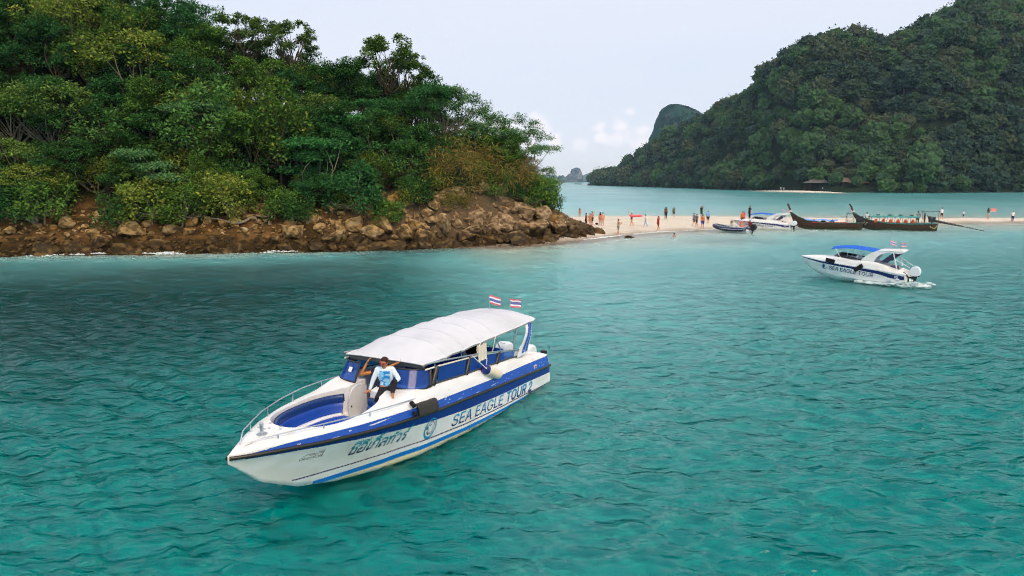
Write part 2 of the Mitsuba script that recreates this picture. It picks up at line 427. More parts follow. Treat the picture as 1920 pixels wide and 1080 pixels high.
def limbs(rng, centres, h0, r0, nl=10, lean=(0, 0), sides=5):
    fork = np.array([lean[0] * 0.5, lean[1] * 0.5, h0])
    ms = [tube(smooth_path([[0, 0, -1.2], [lean[0] * 0.1 + rng.normal(0, .1), lean[1] * 0.1, h0 * 0.4], fork], 7), np.linspace(r0 * 1.25, r0 * 0.72, 7), 7)]
    pick = centres[rng.permutation(len(centres))[:nl]]
    for c in pick:
        mid = fork + (c - fork) * 0.5 + rng.normal(0, 0.15, 3) * np.linalg.norm(c - fork) - [0, 0, 0.08 * np.linalg.norm(c - fork)]
        ms.append(tube(smooth_path([fork - [0, 0, r0], mid, c], 6), np.linspace(r0 * 0.55, r0 * 0.10, 6), sides, False))
    return cat(ms)


KINDS = {}


def tree_kind(name, centres, leafargs, h0, r0, nl, bark, seed, lean=(0, 0), extra=None):
    rng = np.random.default_rng(seed)
    v, f, c = leaves(rng, centres, **leafargs)
    if extra is not None:
        v2, f2, c2 = leaves(rng, *extra[:1], **extra[1])
        f, v, c = np.vstack([f, f2 + len(v)]), np.vstack([v, v2]), np.vstack([c, c2])
    crown = mikit.ply((v, f), 'leaf', False, color=c)
    tr = limbs(rng, centres, h0, r0, nl, lean)
    trunk = mikit.ply(tr, 'bark', True, color=np.tile(bark, (len(tr.vertices), 1)))
    KINDS[name] = (trunk, crown)
    scene['model_' + name] = {'type': 'shapegroup', 'trunk': trunk, 'crown': crown}


G = lambda r, g, b: np.array([r, g, b]) * 2.85 / 1000.0
DARK = (G(10, 30, 8), G(28, 70, 16))
MID = (G(16, 46, 8), G(72, 120, 22))
OLIVE = (G(40, 66, 11), G(120, 142, 25), G(170, 150, 30))
BLUEG = (G(9, 34, 10), G(26, 74, 22))
PALE = (G(30, 72, 24), G(80, 138, 48))
BARK, PALEB = np.array([0.10, 0.075, 0.05]), np.array([0.30, 0.25, 0.19])
for j, cols in enumerate([DARK, MID, DARK, BLUEG]):
    r = np.random.default_rng(100 + j)
    tree_kind(f'broadleaf_{j}', lobed(r, 17, 8, 3.1 + 0.2 * j, 2.7, 4.9, 1.25), dict(size=0.55, per=74, leaf=0.25, width=0.07, cols=cols, jit=0.45, flat=0.6, lift=0.0), 3.0, 0.17, 12, BARK, 200 + j)
for j, cols in enumerate([OLIVE, (G(26, 58, 12), G(88, 126, 30))]):
    r = np.random.default_rng(120 + j)
    tree_kind(f'airy_{j}', tuft_centres(r, 70, 3.6, 2.2, 4.7, 0.5, 0.0, 0.75), dict(size=0.85, per=90, leaf=0.24, width=0.068, cols=cols, jit=0.4, flat=0.5, lift=0.1), 2.4, 0.14, 26, PALEB, 220 + j)
for j, cols in enumerate([(G(18, 40, 8), G(50, 84, 14), G(120, 120, 20)), (G(20, 52, 12), G(62, 120, 30))]):
    r = np.random.default_rng(140 + j)
    tree_kind(f'bigleaf_{j}', tuft_centres(r, 60, 3.3, 3.5, 5.8, 0.55, -0.5, 0.6), dict(size=0.66, per=56, leaf=0.36, width=0.11, cols=cols, jit=0.4), 3.4, 0.16, 30, BARK, 240 + j)
for j, cols in enumerate([(G(14, 54, 16), G(40, 118, 34)), (G(24, 64, 22), G(70, 130, 50))]):
    r = np.random.default_rng(160 + j)
    cs = np.vstack([tuft_centres(r, 26, 2.2 + 0.5 * (k % 2), 0.45, 3.4 + 1.15 * k, 0.3, -0.1, 0.2) + [r.normal(0, 0.9), r.normal(0, 0.9), 0] for k in range(4)])
    tree_kind(f'layered_{j}', cs, dict(size=0.85, per=80, leaf=0.27, width=0.085, cols=cols, jit=0.3, flat=0.4), 3.0, 0.13, 22, PALEB, 260 + j)
for j, cols in enumerate([MID, OLIVE, BLUEG, DARK]):
    r = np.random.default_rng(180 + j)
    tree_kind(f'shrub_{j}', tuft_centres(r, 52, 1.6, 1.35, 1.3, 0.4, -0.6, 0.4), dict(size=0.5, per=66, leaf=0.20, width=0.058, cols=cols, jit=0.4), 0.7, 0.06, 16, PALEB, 280 + j)
r = np.random.default_rng(171)
tree_kind('tall_0', lobed(r, 21, 6, 3.6, 3.3, 10.4, 0.85), dict(size=0.5, per=46, leaf=0.34, width=0.10, cols=(G(18, 40, 8), G(50, 84, 16), G(110, 115, 22)), jit=0.45, flat=0.6, lift=0.0), 6.5, 0.2, 30, BARK, 271)
tree_kind('spread_0', np.vstack([lobed(r, 12, 7, 3.8, 1.5, 5.2, 1.0) * [1, 1, 1] + [0.0, 0, 0], lobed(r, 5, 7, 1.8, 0.7, 6.8, 0.9)]), dict(size=0.6, per=64, leaf=0.22, width=0.06, cols=(G(24, 60, 22), G(70, 120, 48)), jit=0.35, flat=0.5, lift=0.0), 3.0, 0.15, 22, PALEB, 272)
DRY = (G(52, 40, 11), G(128, 92, 27), G(60, 84, 20))
for j, cols in enumerate([DRY, (G(52, 46, 14), G(130, 110, 28))]):
    r = np.random.default_rng(190 + j)
    tree_kind(f'dry_{j}', tuft_centres(r, 60, 1.8, 1.2, 1.0, 0.4, -0.7, 0.3), dict(size=0.6, per=46, leaf=0.36, width=0.022, cols=cols, jit=0.4, lift=-0.3), 0.5, 0.05, 22, PALEB * 0.8, 290 + j)


def plant(kind, x, y, z, s, rot, label, group=None, name='tree', cat='tree', sz=None):
    k = thing(name, label, cat, group)
    scene[k] = {'type': 'instance', 'group': {'type': 'ref', 'id': 'model_' + kind}, 'to_world': T().translate([float(x), float(y), float(z)]).rotate([0, 0, 1], float(rot)).scale([float(s), float(s), float(sz or s)])}
    return k


rt = np.random.default_rng(77)
placed = []


def free(x, y, dmin):
    if any((x - a) ** 2 + (y - b) ** 2 < (dmin * 0.5 + c * 0.5) ** 2 for a, b, c in placed):
        return False
    placed.append((x, y, dmin))
    return True


ISLET_LABEL = {'broadleaf_0': ('dark green broadleaf tree in the dense canopy of the near islet', 'dark broadleaf trees of the near islet'),
               'broadleaf_1': ('mid green broadleaf tree in the dense canopy of the near islet', 'mid green broadleaf trees of the near islet'),
               'broadleaf_2': ('dark green broadleaf tree in the dense canopy of the near islet', 'dark broadleaf trees of the near islet'),
               'broadleaf_3': ('deep green broadleaf tree in the dense canopy of the near islet', 'deep green trees of the near islet'),
               'airy_0': ('yellowish olive tree with an open airy crown on the near islet', 'yellowish airy trees of the near islet'),
               'airy_1': ('pale barked light green tree with an open airy crown on the near islet', 'light green airy trees of the near islet'),
               'bigleaf_0': ('large leaved dark olive tree with gaps in its crown on the near islet', 'large leaved olive trees of the near islet'),
               'bigleaf_1': ('large leaved fresh green tree with gaps in its crown on the near islet', 'large leaved green trees of the near islet'),
               'layered_0': ('bright green fine leaved tree with tiered flat foliage on the near islet', 'tiered bright green trees of the near islet'),
               'layered_1': ('pale green fine leaved tree with tiered flat foliage on the near islet', 'tiered pale green trees of the near islet')}
names = list(ISLET_LABEL)


def part_of(x):
    return 'far left' if x < -38 else 'left' if x < -27 else 'middle left' if x < -20 else 'middle right' if x < -12 else 'right' if x < -4 else 'right end'


def where_on(k, x, d):
    row = 'front row' if d < 11 else 'middle slope' if d < 23 else 'crest'
    look = ISLET_LABEL[k][0].split(' in the dense')[0].split(' on the near')[0].split(' with ')[0]
    lb = f'{look} at the {part_of(x)} of the near islet, {row}'
    return lb, lb.replace(' tree ', ' trees ')
wts = np.array([3, 3.2, 2.5, 2.4, 1.2, 1.2, 1.4, 1.9, 0.6, 0.4])
n_try = 0
for _ in range(9000):
    x = rt.uniform(-78, 4)
    d = rt.uniform(5.0, 46)
    y = shore_y(x) + d / 0.93
    lim = np.interp(x, [-80, -20, 0, 5], [46, 36, 18, 8])
    if d > lim or not free(x, y, np.interp(d, [5, 14, 40], [2.7, 3.6, 4.8])):
        continue
    k = names[rt.choice(len(names), p=wts / wts.sum())]
    if x > -5 and k[:4] in ('laye', 'airy'):
        k = 'broadleaf_1'
    s = rt.uniform(0.8, 1.32) * np.interp(x, [-30, -8, 3, 6], [1.0, 0.85, 0.6, 0.45])
    s *= np.interp(d, [5, 10], [0.72, 1.0])
    lb_, gp_ = where_on(k, x, d)
    plant(k, x, y, islet_z(x, y) - (2.0 if 'layer' in k else 1.5) * s - (1.2 * s if x > -6 else 0), s, rt.uniform(0, 360), lb_, gp_, sz=s * rt.uniform(0.85, 1.15))
# shrubs over the top of the bank and along its foot
SHRUB_LABEL = {'shrub_0': 'fresh green bush', 'shrub_1': 'yellowish olive bush', 'shrub_2': 'bluish green bush', 'shrub_3': 'dark green bush'}
for _ in range(3000):
    x = rt.uniform(-60, 1)
    d = rt.uniform(3.2, 8.0)
    y = shore_y(x) + d / 0.93
    if not free(x + 500, y, 2.0) or rt.random() < 0.25:
        continue
    j = int(rt.integers(4))
    s = rt.uniform(0.7, 1.3) * (1.35 if x < -22 else 1.0)
    plant(f'shrub_{j}', x, y, islet_z(x, y) - 0.3, s, rt.uniform(0, 360), SHRUB_LABEL[f'shrub_{j}'] + f' at the top of the rocky bank, {part_of(x)} of the near islet', SHRUB_LABEL[f'shrub_{j}'].replace('bush', 'bushes') + f' on the bank, {part_of(x)}', 'bush', 'bush')

# ---- trees of the hill across the water
HG = [(22, 47, 19), (33, 74, 24), (52, 67, 29), (19, 45, 26), (46, 97, 28)]
for j, c0 in enumerate(HG):
    r = np.random.default_rng(300 + j)
    m = trimesh.creation.icosphere(subdivisions=3)
    d = m.vertices
    big = meshkit.fbm(d * 1.9 + 10 * j, 2, j) - 0.5
    small = meshkit.fbm(d * 5.2 + 7 * j, 2, 40 + j) - 0.5
    fine = r.normal(0, 0.045, (len(d), 1))
    m.vertices = d * (1 + 0.9 * big[:, None] + 0.75 * small[:, None] + fine) * [4.7, 4.7, 3.9] + [0, 0, 5.6]
    col = np.array(c0) / 1000.0 * (1 + 1.1 * small[:, None] + r.normal(0, 0.22, (len(d), 1)))
    v, f, c = leaves(r, tuft_centres(r, 40, 4.9, 4.1, 5.6, 0.5, -0.1, 0.95), 1.1, 5, 1.2, 0.4, (np.array(c0) / 1000.0 * 0.8, np.array(c0) / 1000.0 * 1.6), jit=0.3)
    crown = mikit.ply((np.vstack([m.vertices, v]), np.vstack([m.faces, f + len(d)])), 'canopy_leaf', False, color=np.maximum(np.vstack([col, c]), 0.004))
    trunk = mikit.ply(tube([[0, 0, -2], [0.2, 0, 2], [0, 0, 5]], [0.35, 0.28, 0.2], 5), 'bark', True, color=np.tile(PALEB * 0.6, (15 + 2, 1)))
    scene[f'model_hilltree_{j}'] = {'type': 'shapegroup', 'trunk': trunk, 'crown': crown}
scene['canopy_leaf'] = {'type': 'twosided', 'bsdf': {'type': 'principled', 'base_color': VC, 'roughness': 0.7, 'specular': 0.25}}
cand = []
rh = np.random.default_rng(42)
cell = {}
for _ in range(14000):
    u, t = rh.uniform(1108, 2250), rh.uniform(0.0, 1.12)
    x, y, z = (float(q) for q in hill_z(np.array(u), np.array(t)))
    if t < 0.05 and 1440 < u < 1640:
        continue
    w = np.interp(y, [380, 700, 1100], [6.6, 7.6, 9.5])
    if rh.random() > y * y / 1.3e6 + 0.25:
        continue
    c = (int(x // w), int(y // (w * 0.8)))
    if c in cell:
        continue
    cell[c] = 1
    cand.append((y, x, z, u))
cand.sort()
HL = ['dark green', 'mid green', 'greyish olive', 'bluish green', 'fresh green']
shown = [c for c in cand if c[3] < 1945]
for i, (y, x, z, u) in enumerate(shown + [c for c in cand if c[3] >= 1945]):
    pn = float(meshkit.fbm(np.array([x / 38.0, y / 38.0, z / 38.0]), 3, 12))
    j = int(rh.choice(5, p=[.5, .05, .05, .4, 0] if pn < .44 else [.15, .3, .35, .1, .1] if pn < .56 else [.05, .4, .2, .05, .3]))
    s = float(np.clip(np.exp(rh.normal(-0.05, 0.33)), 0.5, 1.9)) * np.interp(y, [380, 1100], [0.92, 1.15])
    tw = T().translate([x, y, z - 1.5]).rotate([0, 0, 1], float(rh.uniform(0, 360))).scale([s, s, s * float(rh.uniform(0.8, 1.25))])
    if i < 300:
        zone = ['left shoulder', 'left third', 'part above the beach', 'part above the huts', 'middle', 'right third', 'right edge'][int(np.searchsorted([1390, 1470, 1540, 1620, 1720, 1830], u))]
        row = 'at the water' if z < 9 else 'just above the shore' if z < 22 else 'higher up'
        sz_ = 'large' if s > 1.2 else 'small' if s < 0.75 else 'round'
        lb = f'{sz_} {HL[j]} tree of the forested hill, {zone}, {row}'
        k = thing('hill_tree', lb, 'tree', lb.replace(' tree ', ' trees '))
    else:
        k = f'hill_forest__{i:04d}'
    scene[k] = {'type': 'instance', 'group': {'type': 'ref', 'id': f'model_hilltree_{j}'}, 'to_world': tw}
labels['hill_forest'] = {'label': 'dense forest covering the hill across the water', 'kind': 'stuff'}
print('islet trees', len(placed), 'hill trees', len(cand))
# ---- boulders of the shore
def rock_fn(p, n, uv):
    a = mikit.fbm(p.x * 0.45, p.y * 0.45, p.z * 0.45, 3)
    b = mikit.fbm(p.x * 2.6, p.y * 2.6, p.z * 2.6, 4)
    c = mikit.mix((0.40, 0.25, 0.095), (0.31, 0.20, 0.105), mikit.smoothstep(-14.0, -2.0, p.x + 10 * (a - 0.5)))
    c = mikit.mix(c, (0.44, 0.335, 0.21), mikit.smoothstep(0.50, 0.78, b))
    c = mikit.mix(c, (0.34, 0.175, 0.03), mikit.smoothstep(0.56, 0.74, a) * 0.7)
    c = mikit.mix(c, (0.06, 0.042, 0.025), mikit.smoothstep(0.56, 0.36, b) * 0.7)
    shade_or_weed = mikit.smoothstep(2.0, 1.0, p.z + 0.9 * (b - 0.5) + 0.5 * (a - 0.5))
    return mikit.mix(c, mikit.mix((0.028, 0.018, 0.008), (0.11, 0.062, 0.014), mikit.smoothstep(0.45, 0.7, b)), shade_or_weed * 0.9)


scene['rock'] = {'type': 'twosided', 'bsdf': {'type': 'bumpmap', 'arbitrary': mikit.proc(lambda p, n, uv: mikit.fbm(p.x * 4, p.y * 4, p.z * 4, 4), 0.01), 'scale': 0.16,
                 'bsdf': {'type': 'principled', 'base_color': mikit.proc(rock_fn), 'roughness': 0.8, 'specular': 0.2}}}


def boulder(seed):
    r = np.random.default_rng(seed)
    pts = r.normal(0, 1, (16, 3))
    pts /= np.linalg.norm(pts, axis=1, keepdims=True)
    h = trimesh.convex.convex_hull(pts * r.uniform(0.75, 1.1, (16, 1)) * [1, 0.85, 0.75])
    m = h.subdivide().subdivide()
    d = m.vertices
    m.vertices = d * (1 + 0.26 * (meshkit.fbm(d * 1.7 + seed, 3, seed)[:, None] - 0.5) + 0.13 * (meshkit.fbm(d * 5 + seed, 2, seed + 1)[:, None] - 0.5))
    return m


ROCKS = [mikit.ply(boulder(500 + i), 'rock', 28) for i in range(10)]
rk = np.random.default_rng(61)
rocks_at = []


def rock(x, y, z, s, label, group=None, sc=(1, 1, 1), tilt=None, name='boulder'):
    k = thing(name, label, 'rock', group)
    t = T().translate([float(x), float(y), float(z)]).rotate([0, 0, 1], float(rk.uniform(0, 360))).rotate([1, 0, 0], float(rk.uniform(-25, 25) if tilt is None else tilt))
    scene[k] = {**ROCKS[int(rk.integers(len(ROCKS)))], 'to_world': t.scale([float(s * c) for c in sc])}


n_rock = 0
for it in range(16000):
    tip = it >= 6000
    if not tip and n_rock >= 140:
        continue
    x = rk.uniform(-17, 10.6) if tip else rk.uniform(-58, -16)
    d = rk.uniform(-0.8, 5.4) if x < 2 else rk.uniform(-0.6, np.interp(x, [2, 10.6], [4.2, 1.6]))
    big = rk.random() < (0.34 if tip else 0.24)
    s = (rk.uniform(1.0, 1.6) if big else rk.uniform(0.38, 0.9)) * np.interp(x, [-58, -10, 0, 6, 10], [0.9, 1.0, 1.15, 1.0, 0.7])
    if d > 3.0 and x < -12 and rk.random() < 0.6:
        continue
    y = shore_y(x) + d
    if any((x - a) ** 2 + (y - b) ** 2 < ((0.40 if tip else 0.58) * (s + c)) ** 2 for a, b, c in rocks_at):
        continue
    rocks_at.append((x, y, s))
    z = float(islet_z(x, y))
    if x > -13:
        lb, gp = ('large grey brown boulder of the rocky islet tip', 'large boulders at the tip of the islet') if big else ('grey brown rock of the rocky islet tip', 'rocks at the tip of the islet')
    else:
        lb, gp = ('large ochre boulder of the long rocky bank', 'large boulders along the bank') if big else ('ochre brown rock of the long rocky bank', 'rocks along the bank')
    zone_ = ' at the waterline' if d < 0.6 else ' halfway up' if d < 2.4 else ' at the top'
    lb, gp = f'{lb}, {part_of(x)}{zone_}', f'{gp}, {part_of(x)}{zone_}'
    rock(x, y, max(z, -0.15) + (0.22 if tip else 0.12) * s, s, lb, gp, (1, 1, rk.uniform(0.75, 1.2)))
    n_rock += 1
    if n_rock >= 296:
        break
# the steep rock face under the dry bushes
for u, v, s, dd in [(830, 425, 1.0, 2.2), (858, 405, 1.25, 3.0), (885, 430, 1.15, 1.6), (905, 395, 1.7, 3.4), (925, 425, 1.2, 1.8), (940, 370, 1.5, 4.2), (948, 408, 1.3, 2.6), (975, 425, 1.25, 1.4), (985, 392, 1.6, 3.0), (1010, 420, 1.2, 1.2), (1018, 396, 1.25, 2.2), (700, 432, 1.2, 1.0), (730, 405, 0.9, 2.4), (775, 420, 1.1, 1.8), (800, 398, 0.9, 2.8), (640, 440, .9, 1.4), (1050, 425, 1.1, .9), (1075, 430, .9, .6)]:
    x = (u - 960) / FOC * 69.0
    y = shore_y(x) + dd
    p = D(u, v, y)
    rock(p[0], y, p[2] - 0.2 * s, s, 'massive angular rock in the steep rock face under the dry bushes of the near islet', 'massive rocks of the steep face', (1, 1, 1.15))
labels_one = [('pale dry rock with a flat top on the bank below the cliff bush', (723, 388, .28)), ('dark wet rock standing alone in the shallows off the sand spit', (1180, 445, .55)), ('small dark rock on the wet sand right of the last islet boulder', (1114, 444, .32))]
for lb, (u, v, s) in labels_one:
    p = W(u, v, 0.05) if v > 440 else D(u, v, 67.5)
    rock(p[0], p[1], p[2], s, lb, None, (1.3, 1, .6), 0)
# rubble between them
vs, fs, n0 = [], [], 0
small = [boulder(700 + i) for i in range(5)]
small = [trimesh.convex.convex_hull(m.vertices[::12]) for m in small]
for i in range(2400):
    x, d = rk.uniform(-60, 10.0), rk.uniform(-1.1, 5.4)
    y = shore_y(x) + d
    m = small[i % 5]
    s = rk.uniform(0.10, 0.32)
    a = rk.uniform(0, 6.28)
    R = np.array([[math.cos(a), -math.sin(a), 0], [math.sin(a), math.cos(a), 0], [0, 0, 1]])
    vs.append((m.vertices * s * rk.uniform(.7, 1.2, 3)) @ R.T + [x, y, max(float(islet_z(x, y)), -.1) + 0.05])
    fs.append(m.faces + n0)
    n0 += len(m.vertices)
k = obj('shore_rubble', trimesh.Trimesh(np.vstack(vs), np.vstack(fs), process=False), 'rock', smooth=False)
labels[k] = {'label': 'loose stones between the boulders of the islet shore', 'kind': 'stuff'}

# ---- foam where the water meets rocks and sand
fv, ff, n0 = [], [], 0
for i in range(420):
    if i < 250:
        x = rk.uniform(-56, 10)
        y = shore_y(x) - rk.uniform(0.0, 1.9) ** 1.3
        L, Wd = rk.uniform(0.2, 0.9), rk.uniform(0.02, 0.06)
        if meshkit.noise(np.array([x / 3.0, 1.5, 0.5]), 7) < 0.60:
            continue
        sl = np.interp(x + 1, SHX, SHY) - np.interp(x - 1, SHX, SHY)
    else:
        x = rk.uniform(6, 60)
        y = np.interp(x, SFX, SFY) - 0.25 + rk.normal(0, .25)
        L, Wd = rk.uniform(0.4, 1.6), rk.uniform(0.02, 0.07)
        if rk.random() < 0.65:
            continue
        sl = np.interp(x + 1, SFX, SFY) - np.interp(x - 1, SFX, SFY)
    t = np.linspace(-1, 1, 9)
    cx, cy = x + t * L, y + t * L * sl / 2 + 0.18 * np.sin(t * 5 + i)
    w = Wd * (1 - t * t) * (1 + 0.5 * np.sin(t * 13 + i)) + 0.01
    P_ = np.stack([np.stack([cx, cy - w, 0.05 + 0 * t], 1), np.stack([cx, cy, 0.10 + 0.05 * np.sin(t * 9 + i)], 1), np.stack([cx, cy + w, 0.05 + 0 * t], 1)], 0)
    m = sheet(P_)
    fv.append(m.vertices)
    ff.append(m.faces + n0)
    n0 += len(m.vertices)
k = obj('shore_foam', trimesh.Trimesh(np.vstack(fv), np.vstack(ff), process=False), 'matte', None, np.array([0.62, 0.68, 0.69]), True)
labels[k] = {'label': 'white foam lapping along the rocks and the sand', 'kind': 'stuff'}

# ---- single plants that stand out on the near islet
def on_islet(u, v, s_guess=70.0):
    """The islet's ground seen in direction (u, v)."""
    ys = np.linspace(55, 110, 600)
    for y in ys:
        p = D(u, v, y)
        if p[1] > shore_y(p[0]) and p[2] < islet_z(p[0], p[1]):
            return p
    return D(u, v, s_guess)


def feature(kind, u, v, px, label, name='tree', cat_='tree', tall=None, h=8.5, sink=None):
    sink = sink if sink is not None else 0.3 if 'shrub' in kind or 'dry' in kind else 2.2
    """A plant whose foot is at direction (u, v) and whose height is px pixels."""
    p = on_islet(u, v)
    if p[2] > islet_z(p[0], p[1]) + 0.3:                      # no ground that far up: it stands on the crest behind
        y = float(shore_y((u - 960) / FOC * 80.0)) + 9.0
        p = D(u, v, y)
    top = D(u, v - px, p[1])[2]
    p[2] = islet_z(p[0], p[1])
    s = float((top - p[2]) / (h - sink))
    plant(kind, p[0], p[1], p[2] - sink * s, s, rt.uniform(0, 360), label, None, name, cat_, sz=tall and s * tall)


def crest(kind, u, v_top, d, h, label):
    """A tree near the crest of the islet whose top shows in direction (u, v_top)."""
    x = (u - 960) / FOC * 85.0
    y = float(shore_y(x)) + d
    x = (u - 960) / FOC * y
    z0 = float(islet_z(x, y))
    s = float(np.clip((D(u, v_top, y)[2] - z0) / h, 0.5, 1.5))
    plant(kind, x, y, z0 - 0.3, s, rt.uniform(0, 360), label)


crest('tall_0', 735, 68, 20, 13.6, 'tall tree with an open clumpy crown rising above the skyline of the near islet')
crest('tall_0', 775, 105, 22, 13.6, 'dark clumpy crowned tree on the skyline just right of the tallest one')
crest('spread_0', 835, 165, 17, 7.4, 'pale feathery tree on the descending skyline of the near islet')
crest('spread_0', 945, 214, 11, 7.4, 'wind swept spreading tree at the right end of the islet skyline')
crest('spread_0', 985, 252, 8, 7.4, 'low spreading tree hanging out over the sea at the right end of the islet')
crest('broadleaf_1', 915, 222, 9, 8.4, 'bright green rounded tree above the dry bushes at the end of the near islet')
crest('broadleaf_2', 885, 232, 12, 8.4, 'dark rounded tree left of the bright green one above the dry bushes')
crest('tall_0', 560, 40, 24, 13.6, 'slender open tree on the left part of the islet skyline')
crest('tall_0', 480, 28, 24, 13.6, 'open clumpy tree where the islet skyline leaves the top of the picture')
crest('broadleaf_0', 650, 95, 20, 8.4, 'dark round tree on the skyline left of the tallest one')
crest('broadleaf_3', 800, 150, 16, 8.4, 'bluish green round tree below the tallest one')
feature('airy_0', 262, 200, 150, 'yellow green airy tree in the upper middle of the near islet canopy', h=7.5)
feature('airy_0', 380, 260, 120, 'yellowish tree with pale limbs right of the yellow green airy tree', h=7.5)
feature('airy_1', 105, 285, 140, 'pale limbed grey green tree at the left of the near islet', h=7.5)
feature('shrub_2', 665, 405, 92, 'glossy blue green bush with pale stems on the bank of the near islet', 'bush', 'bush', h=2.8)
feature('shrub_0', 728, 418, 48, 'grassy bright green bush hanging over the rocks below the glossy bush', 'bush', 'bush', h=2.8)
feature('shrub_3', 560, 415, 52, 'dark green bush alone on the bare earth slope of the near islet', 'bush', 'bush', h=2.8)
feature('layered_0', 632, 330, 120, 'fresh green tiered tree in the middle of the near islet front', h=7.6)
feature('layered_0', 600, 372, 115, 'fresh green tiered tree low in front of the dark hollow of the near islet', h=7.6)
for i, (u, v, px, kd, lb) in enumerate([(815, 345, 70, 'dry_0', 'rusty brown dry bush leftmost above the steep rock face'), (862, 352, 105, 'dry_0', 'orange brown dry bush above the steep rock face'), (900, 345, 105, 'dry_0', 'golden brown dry bush in the middle above the steep rock face'),
                                        (945, 355, 92, 'dry_0', 'rusty dry bush hanging over the right of the rock face'), (985, 362, 62, 'dry_1', 'olive dry bush right of the rusty ones above the rocks'), (290, 195, 80, 'dry_0', 'withered brown tangle amid the upper canopy of the near islet'), (850, 385, 50, 'dry_1', 'low dry bush on the face of the steep rocks'),
                                        (880, 300, 60, 'dry_1', 'brownish dry crown behind the rusty bushes')]):
    feature(kd, u, v, px * 0.64, lb, 'dry_bush', 'bush', h=2.2)
feature('shrub_0', 1012, 386, 62, 'green bush at the very end of the near islet above the last boulders', 'bush', 'bush', h=2.8)
feature('shrub_3', 1030, 396, 44, 'dark green bush overhanging the last boulders of the near islet', 'bush', 'bush', h=2.8)
feature('shrub_1', 770, 385, 46, 'olive bush beside the rock face of the near islet', 'bush', 'bush', h=2.8)


def snag(u, v, arms, label, r0=0.10, tall=None):
    k = thing('dead_tree', label, 'dead tree')
    p = on_islet(u, v)
    sc = p[1] / FOC
    ms = []
    stump = tube([[0, 0, -0.5], [0, 0, 0.25]], [r0 * 1.6, r0 * 1.2], 8)
    obj('stump', stump, 'bark', k, np.array([0.20, 0.16, 0.12]), True)
    for i, pts in enumerate(arms):
        q = np.array([[a * sc, rt.uniform(-.2, .2) * j, -b * sc] for j, (a, b) in enumerate(pts)])
        q = smooth_path(np.vstack([[0, 0, 0], q]), 12)
        obj('branch', tube(q, np.linspace(r0, r0 * 0.25, 12), 7), 'bark', k, np.array([0.36, 0.30, 0.24]), True)
    place(k, T().translate([float(p[0]), float(p[1]) - 0.25, float(p[2])]))


snag(72, 418, [[(-18, -8), (-56, -32)], [(-8, -14), (-26, -46)], [(2, -20), (5, -46)], [(-3, -12), (-12, -24)]], 'bleached dead tree with spreading bare branches on the left bank', 0.16)
k = thing('driftwood', 'long bleached winding root lying across the bank of the near islet', 'driftwood')
pts = [on_islet(u, v) + [0, -0.3, 0.15] for u, v in [(392, 414), (425, 417), (452, 420), (468, 414), (480, 407), (500, 409), (512, 405)]]
obj('root', tube(smooth_path(pts, 40), np.interp(np.linspace(0, 1, 40), [0, .5, 1], [.06, .13, .07]), 8), 'bark', k, np.array([0.34, 0.27, 0.19]), True)
obj('branch', tube(smooth_path([pts[3], pts[3] + [0.5, 0, .2], pts[3] + [0.9, 0, -.35]], 12), np.linspace(.08, .03, 12), 7), 'bark', k, np.array([0.34, 0.27, 0.19]), True)
obj('branch', tube(smooth_path([pts[5], pts[5] + [0.6, 0, .5], pts[5] + [0.5, 0, .9]], 12), np.linspace(.07, .02, 12), 7), 'bark', k, np.array([0.34, 0.27, 0.19]), True)

# ---- the sheer bluish peak behind the hill, the far stacks and ridges
def peak(name, outline, y, depth, bsdf, seed, label, rough=0.06, base=-2.0, n=60, kind='structure'):
    """A hill with the given sky line (u, v), standing at distance y, as deep as it says."""
    o = np.array(outline, float)
    us = np.linspace(o[0, 0], o[-1, 0], n)
    vs_ = np.interp(us, o[:, 0], o[:, 1])
    top = np.array([D(u, v, y)[2] for u, v in zip(us, vs_)])
    xs = np.array([D(u, v, y)[0] for u, v in zip(us, vs_)])
    w = xs[-1] - xs[0]
    tt = np.linspace(-1, 1, 33)
    prof = (1 - np.abs(tt) ** 3.0)
    X = np.repeat(xs[:, None], 33, 1)
    Y = y + tt[None] * depth * (0.35 + 0.65 * np.sin(np.linspace(0, np.pi, n)) ** 0.5)[:, None]
    Z = base + (top - base)[:, None] * prof[None]
    q = np.stack([X, Y, Z], -1)
    nz = meshkit.fbm(q / (0.09 * w), 4, seed) - 0.5
    q[..., 1] += nz * depth * rough * 9 * (1 - np.abs(tt[None]) ** 4)
    q[..., 0] += (meshkit.fbm(q / (0.11 * w), 3, seed + 1) - 0.5) * w * rough * 0.6 * np.abs(tt[None])
    k = obj(name, ground(q), bsdf, smooth=30)
    labels[k] = {'label': label, 'kind': kind}
    return k


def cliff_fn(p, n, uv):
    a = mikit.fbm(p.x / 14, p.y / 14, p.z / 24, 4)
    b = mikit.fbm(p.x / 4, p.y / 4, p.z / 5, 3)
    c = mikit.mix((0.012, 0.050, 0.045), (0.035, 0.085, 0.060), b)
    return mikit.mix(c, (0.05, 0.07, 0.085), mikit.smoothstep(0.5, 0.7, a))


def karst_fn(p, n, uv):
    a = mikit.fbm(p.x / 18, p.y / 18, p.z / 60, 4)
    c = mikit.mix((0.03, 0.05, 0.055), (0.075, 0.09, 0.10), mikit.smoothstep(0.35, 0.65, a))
    return mikit.mix(c, (0.17, 0.165, 0.16), mikit.smoothstep(0.58, 0.72, mikit.fbm(p.x / 30 + 3, p.y / 30, p.z / 50, 3)))


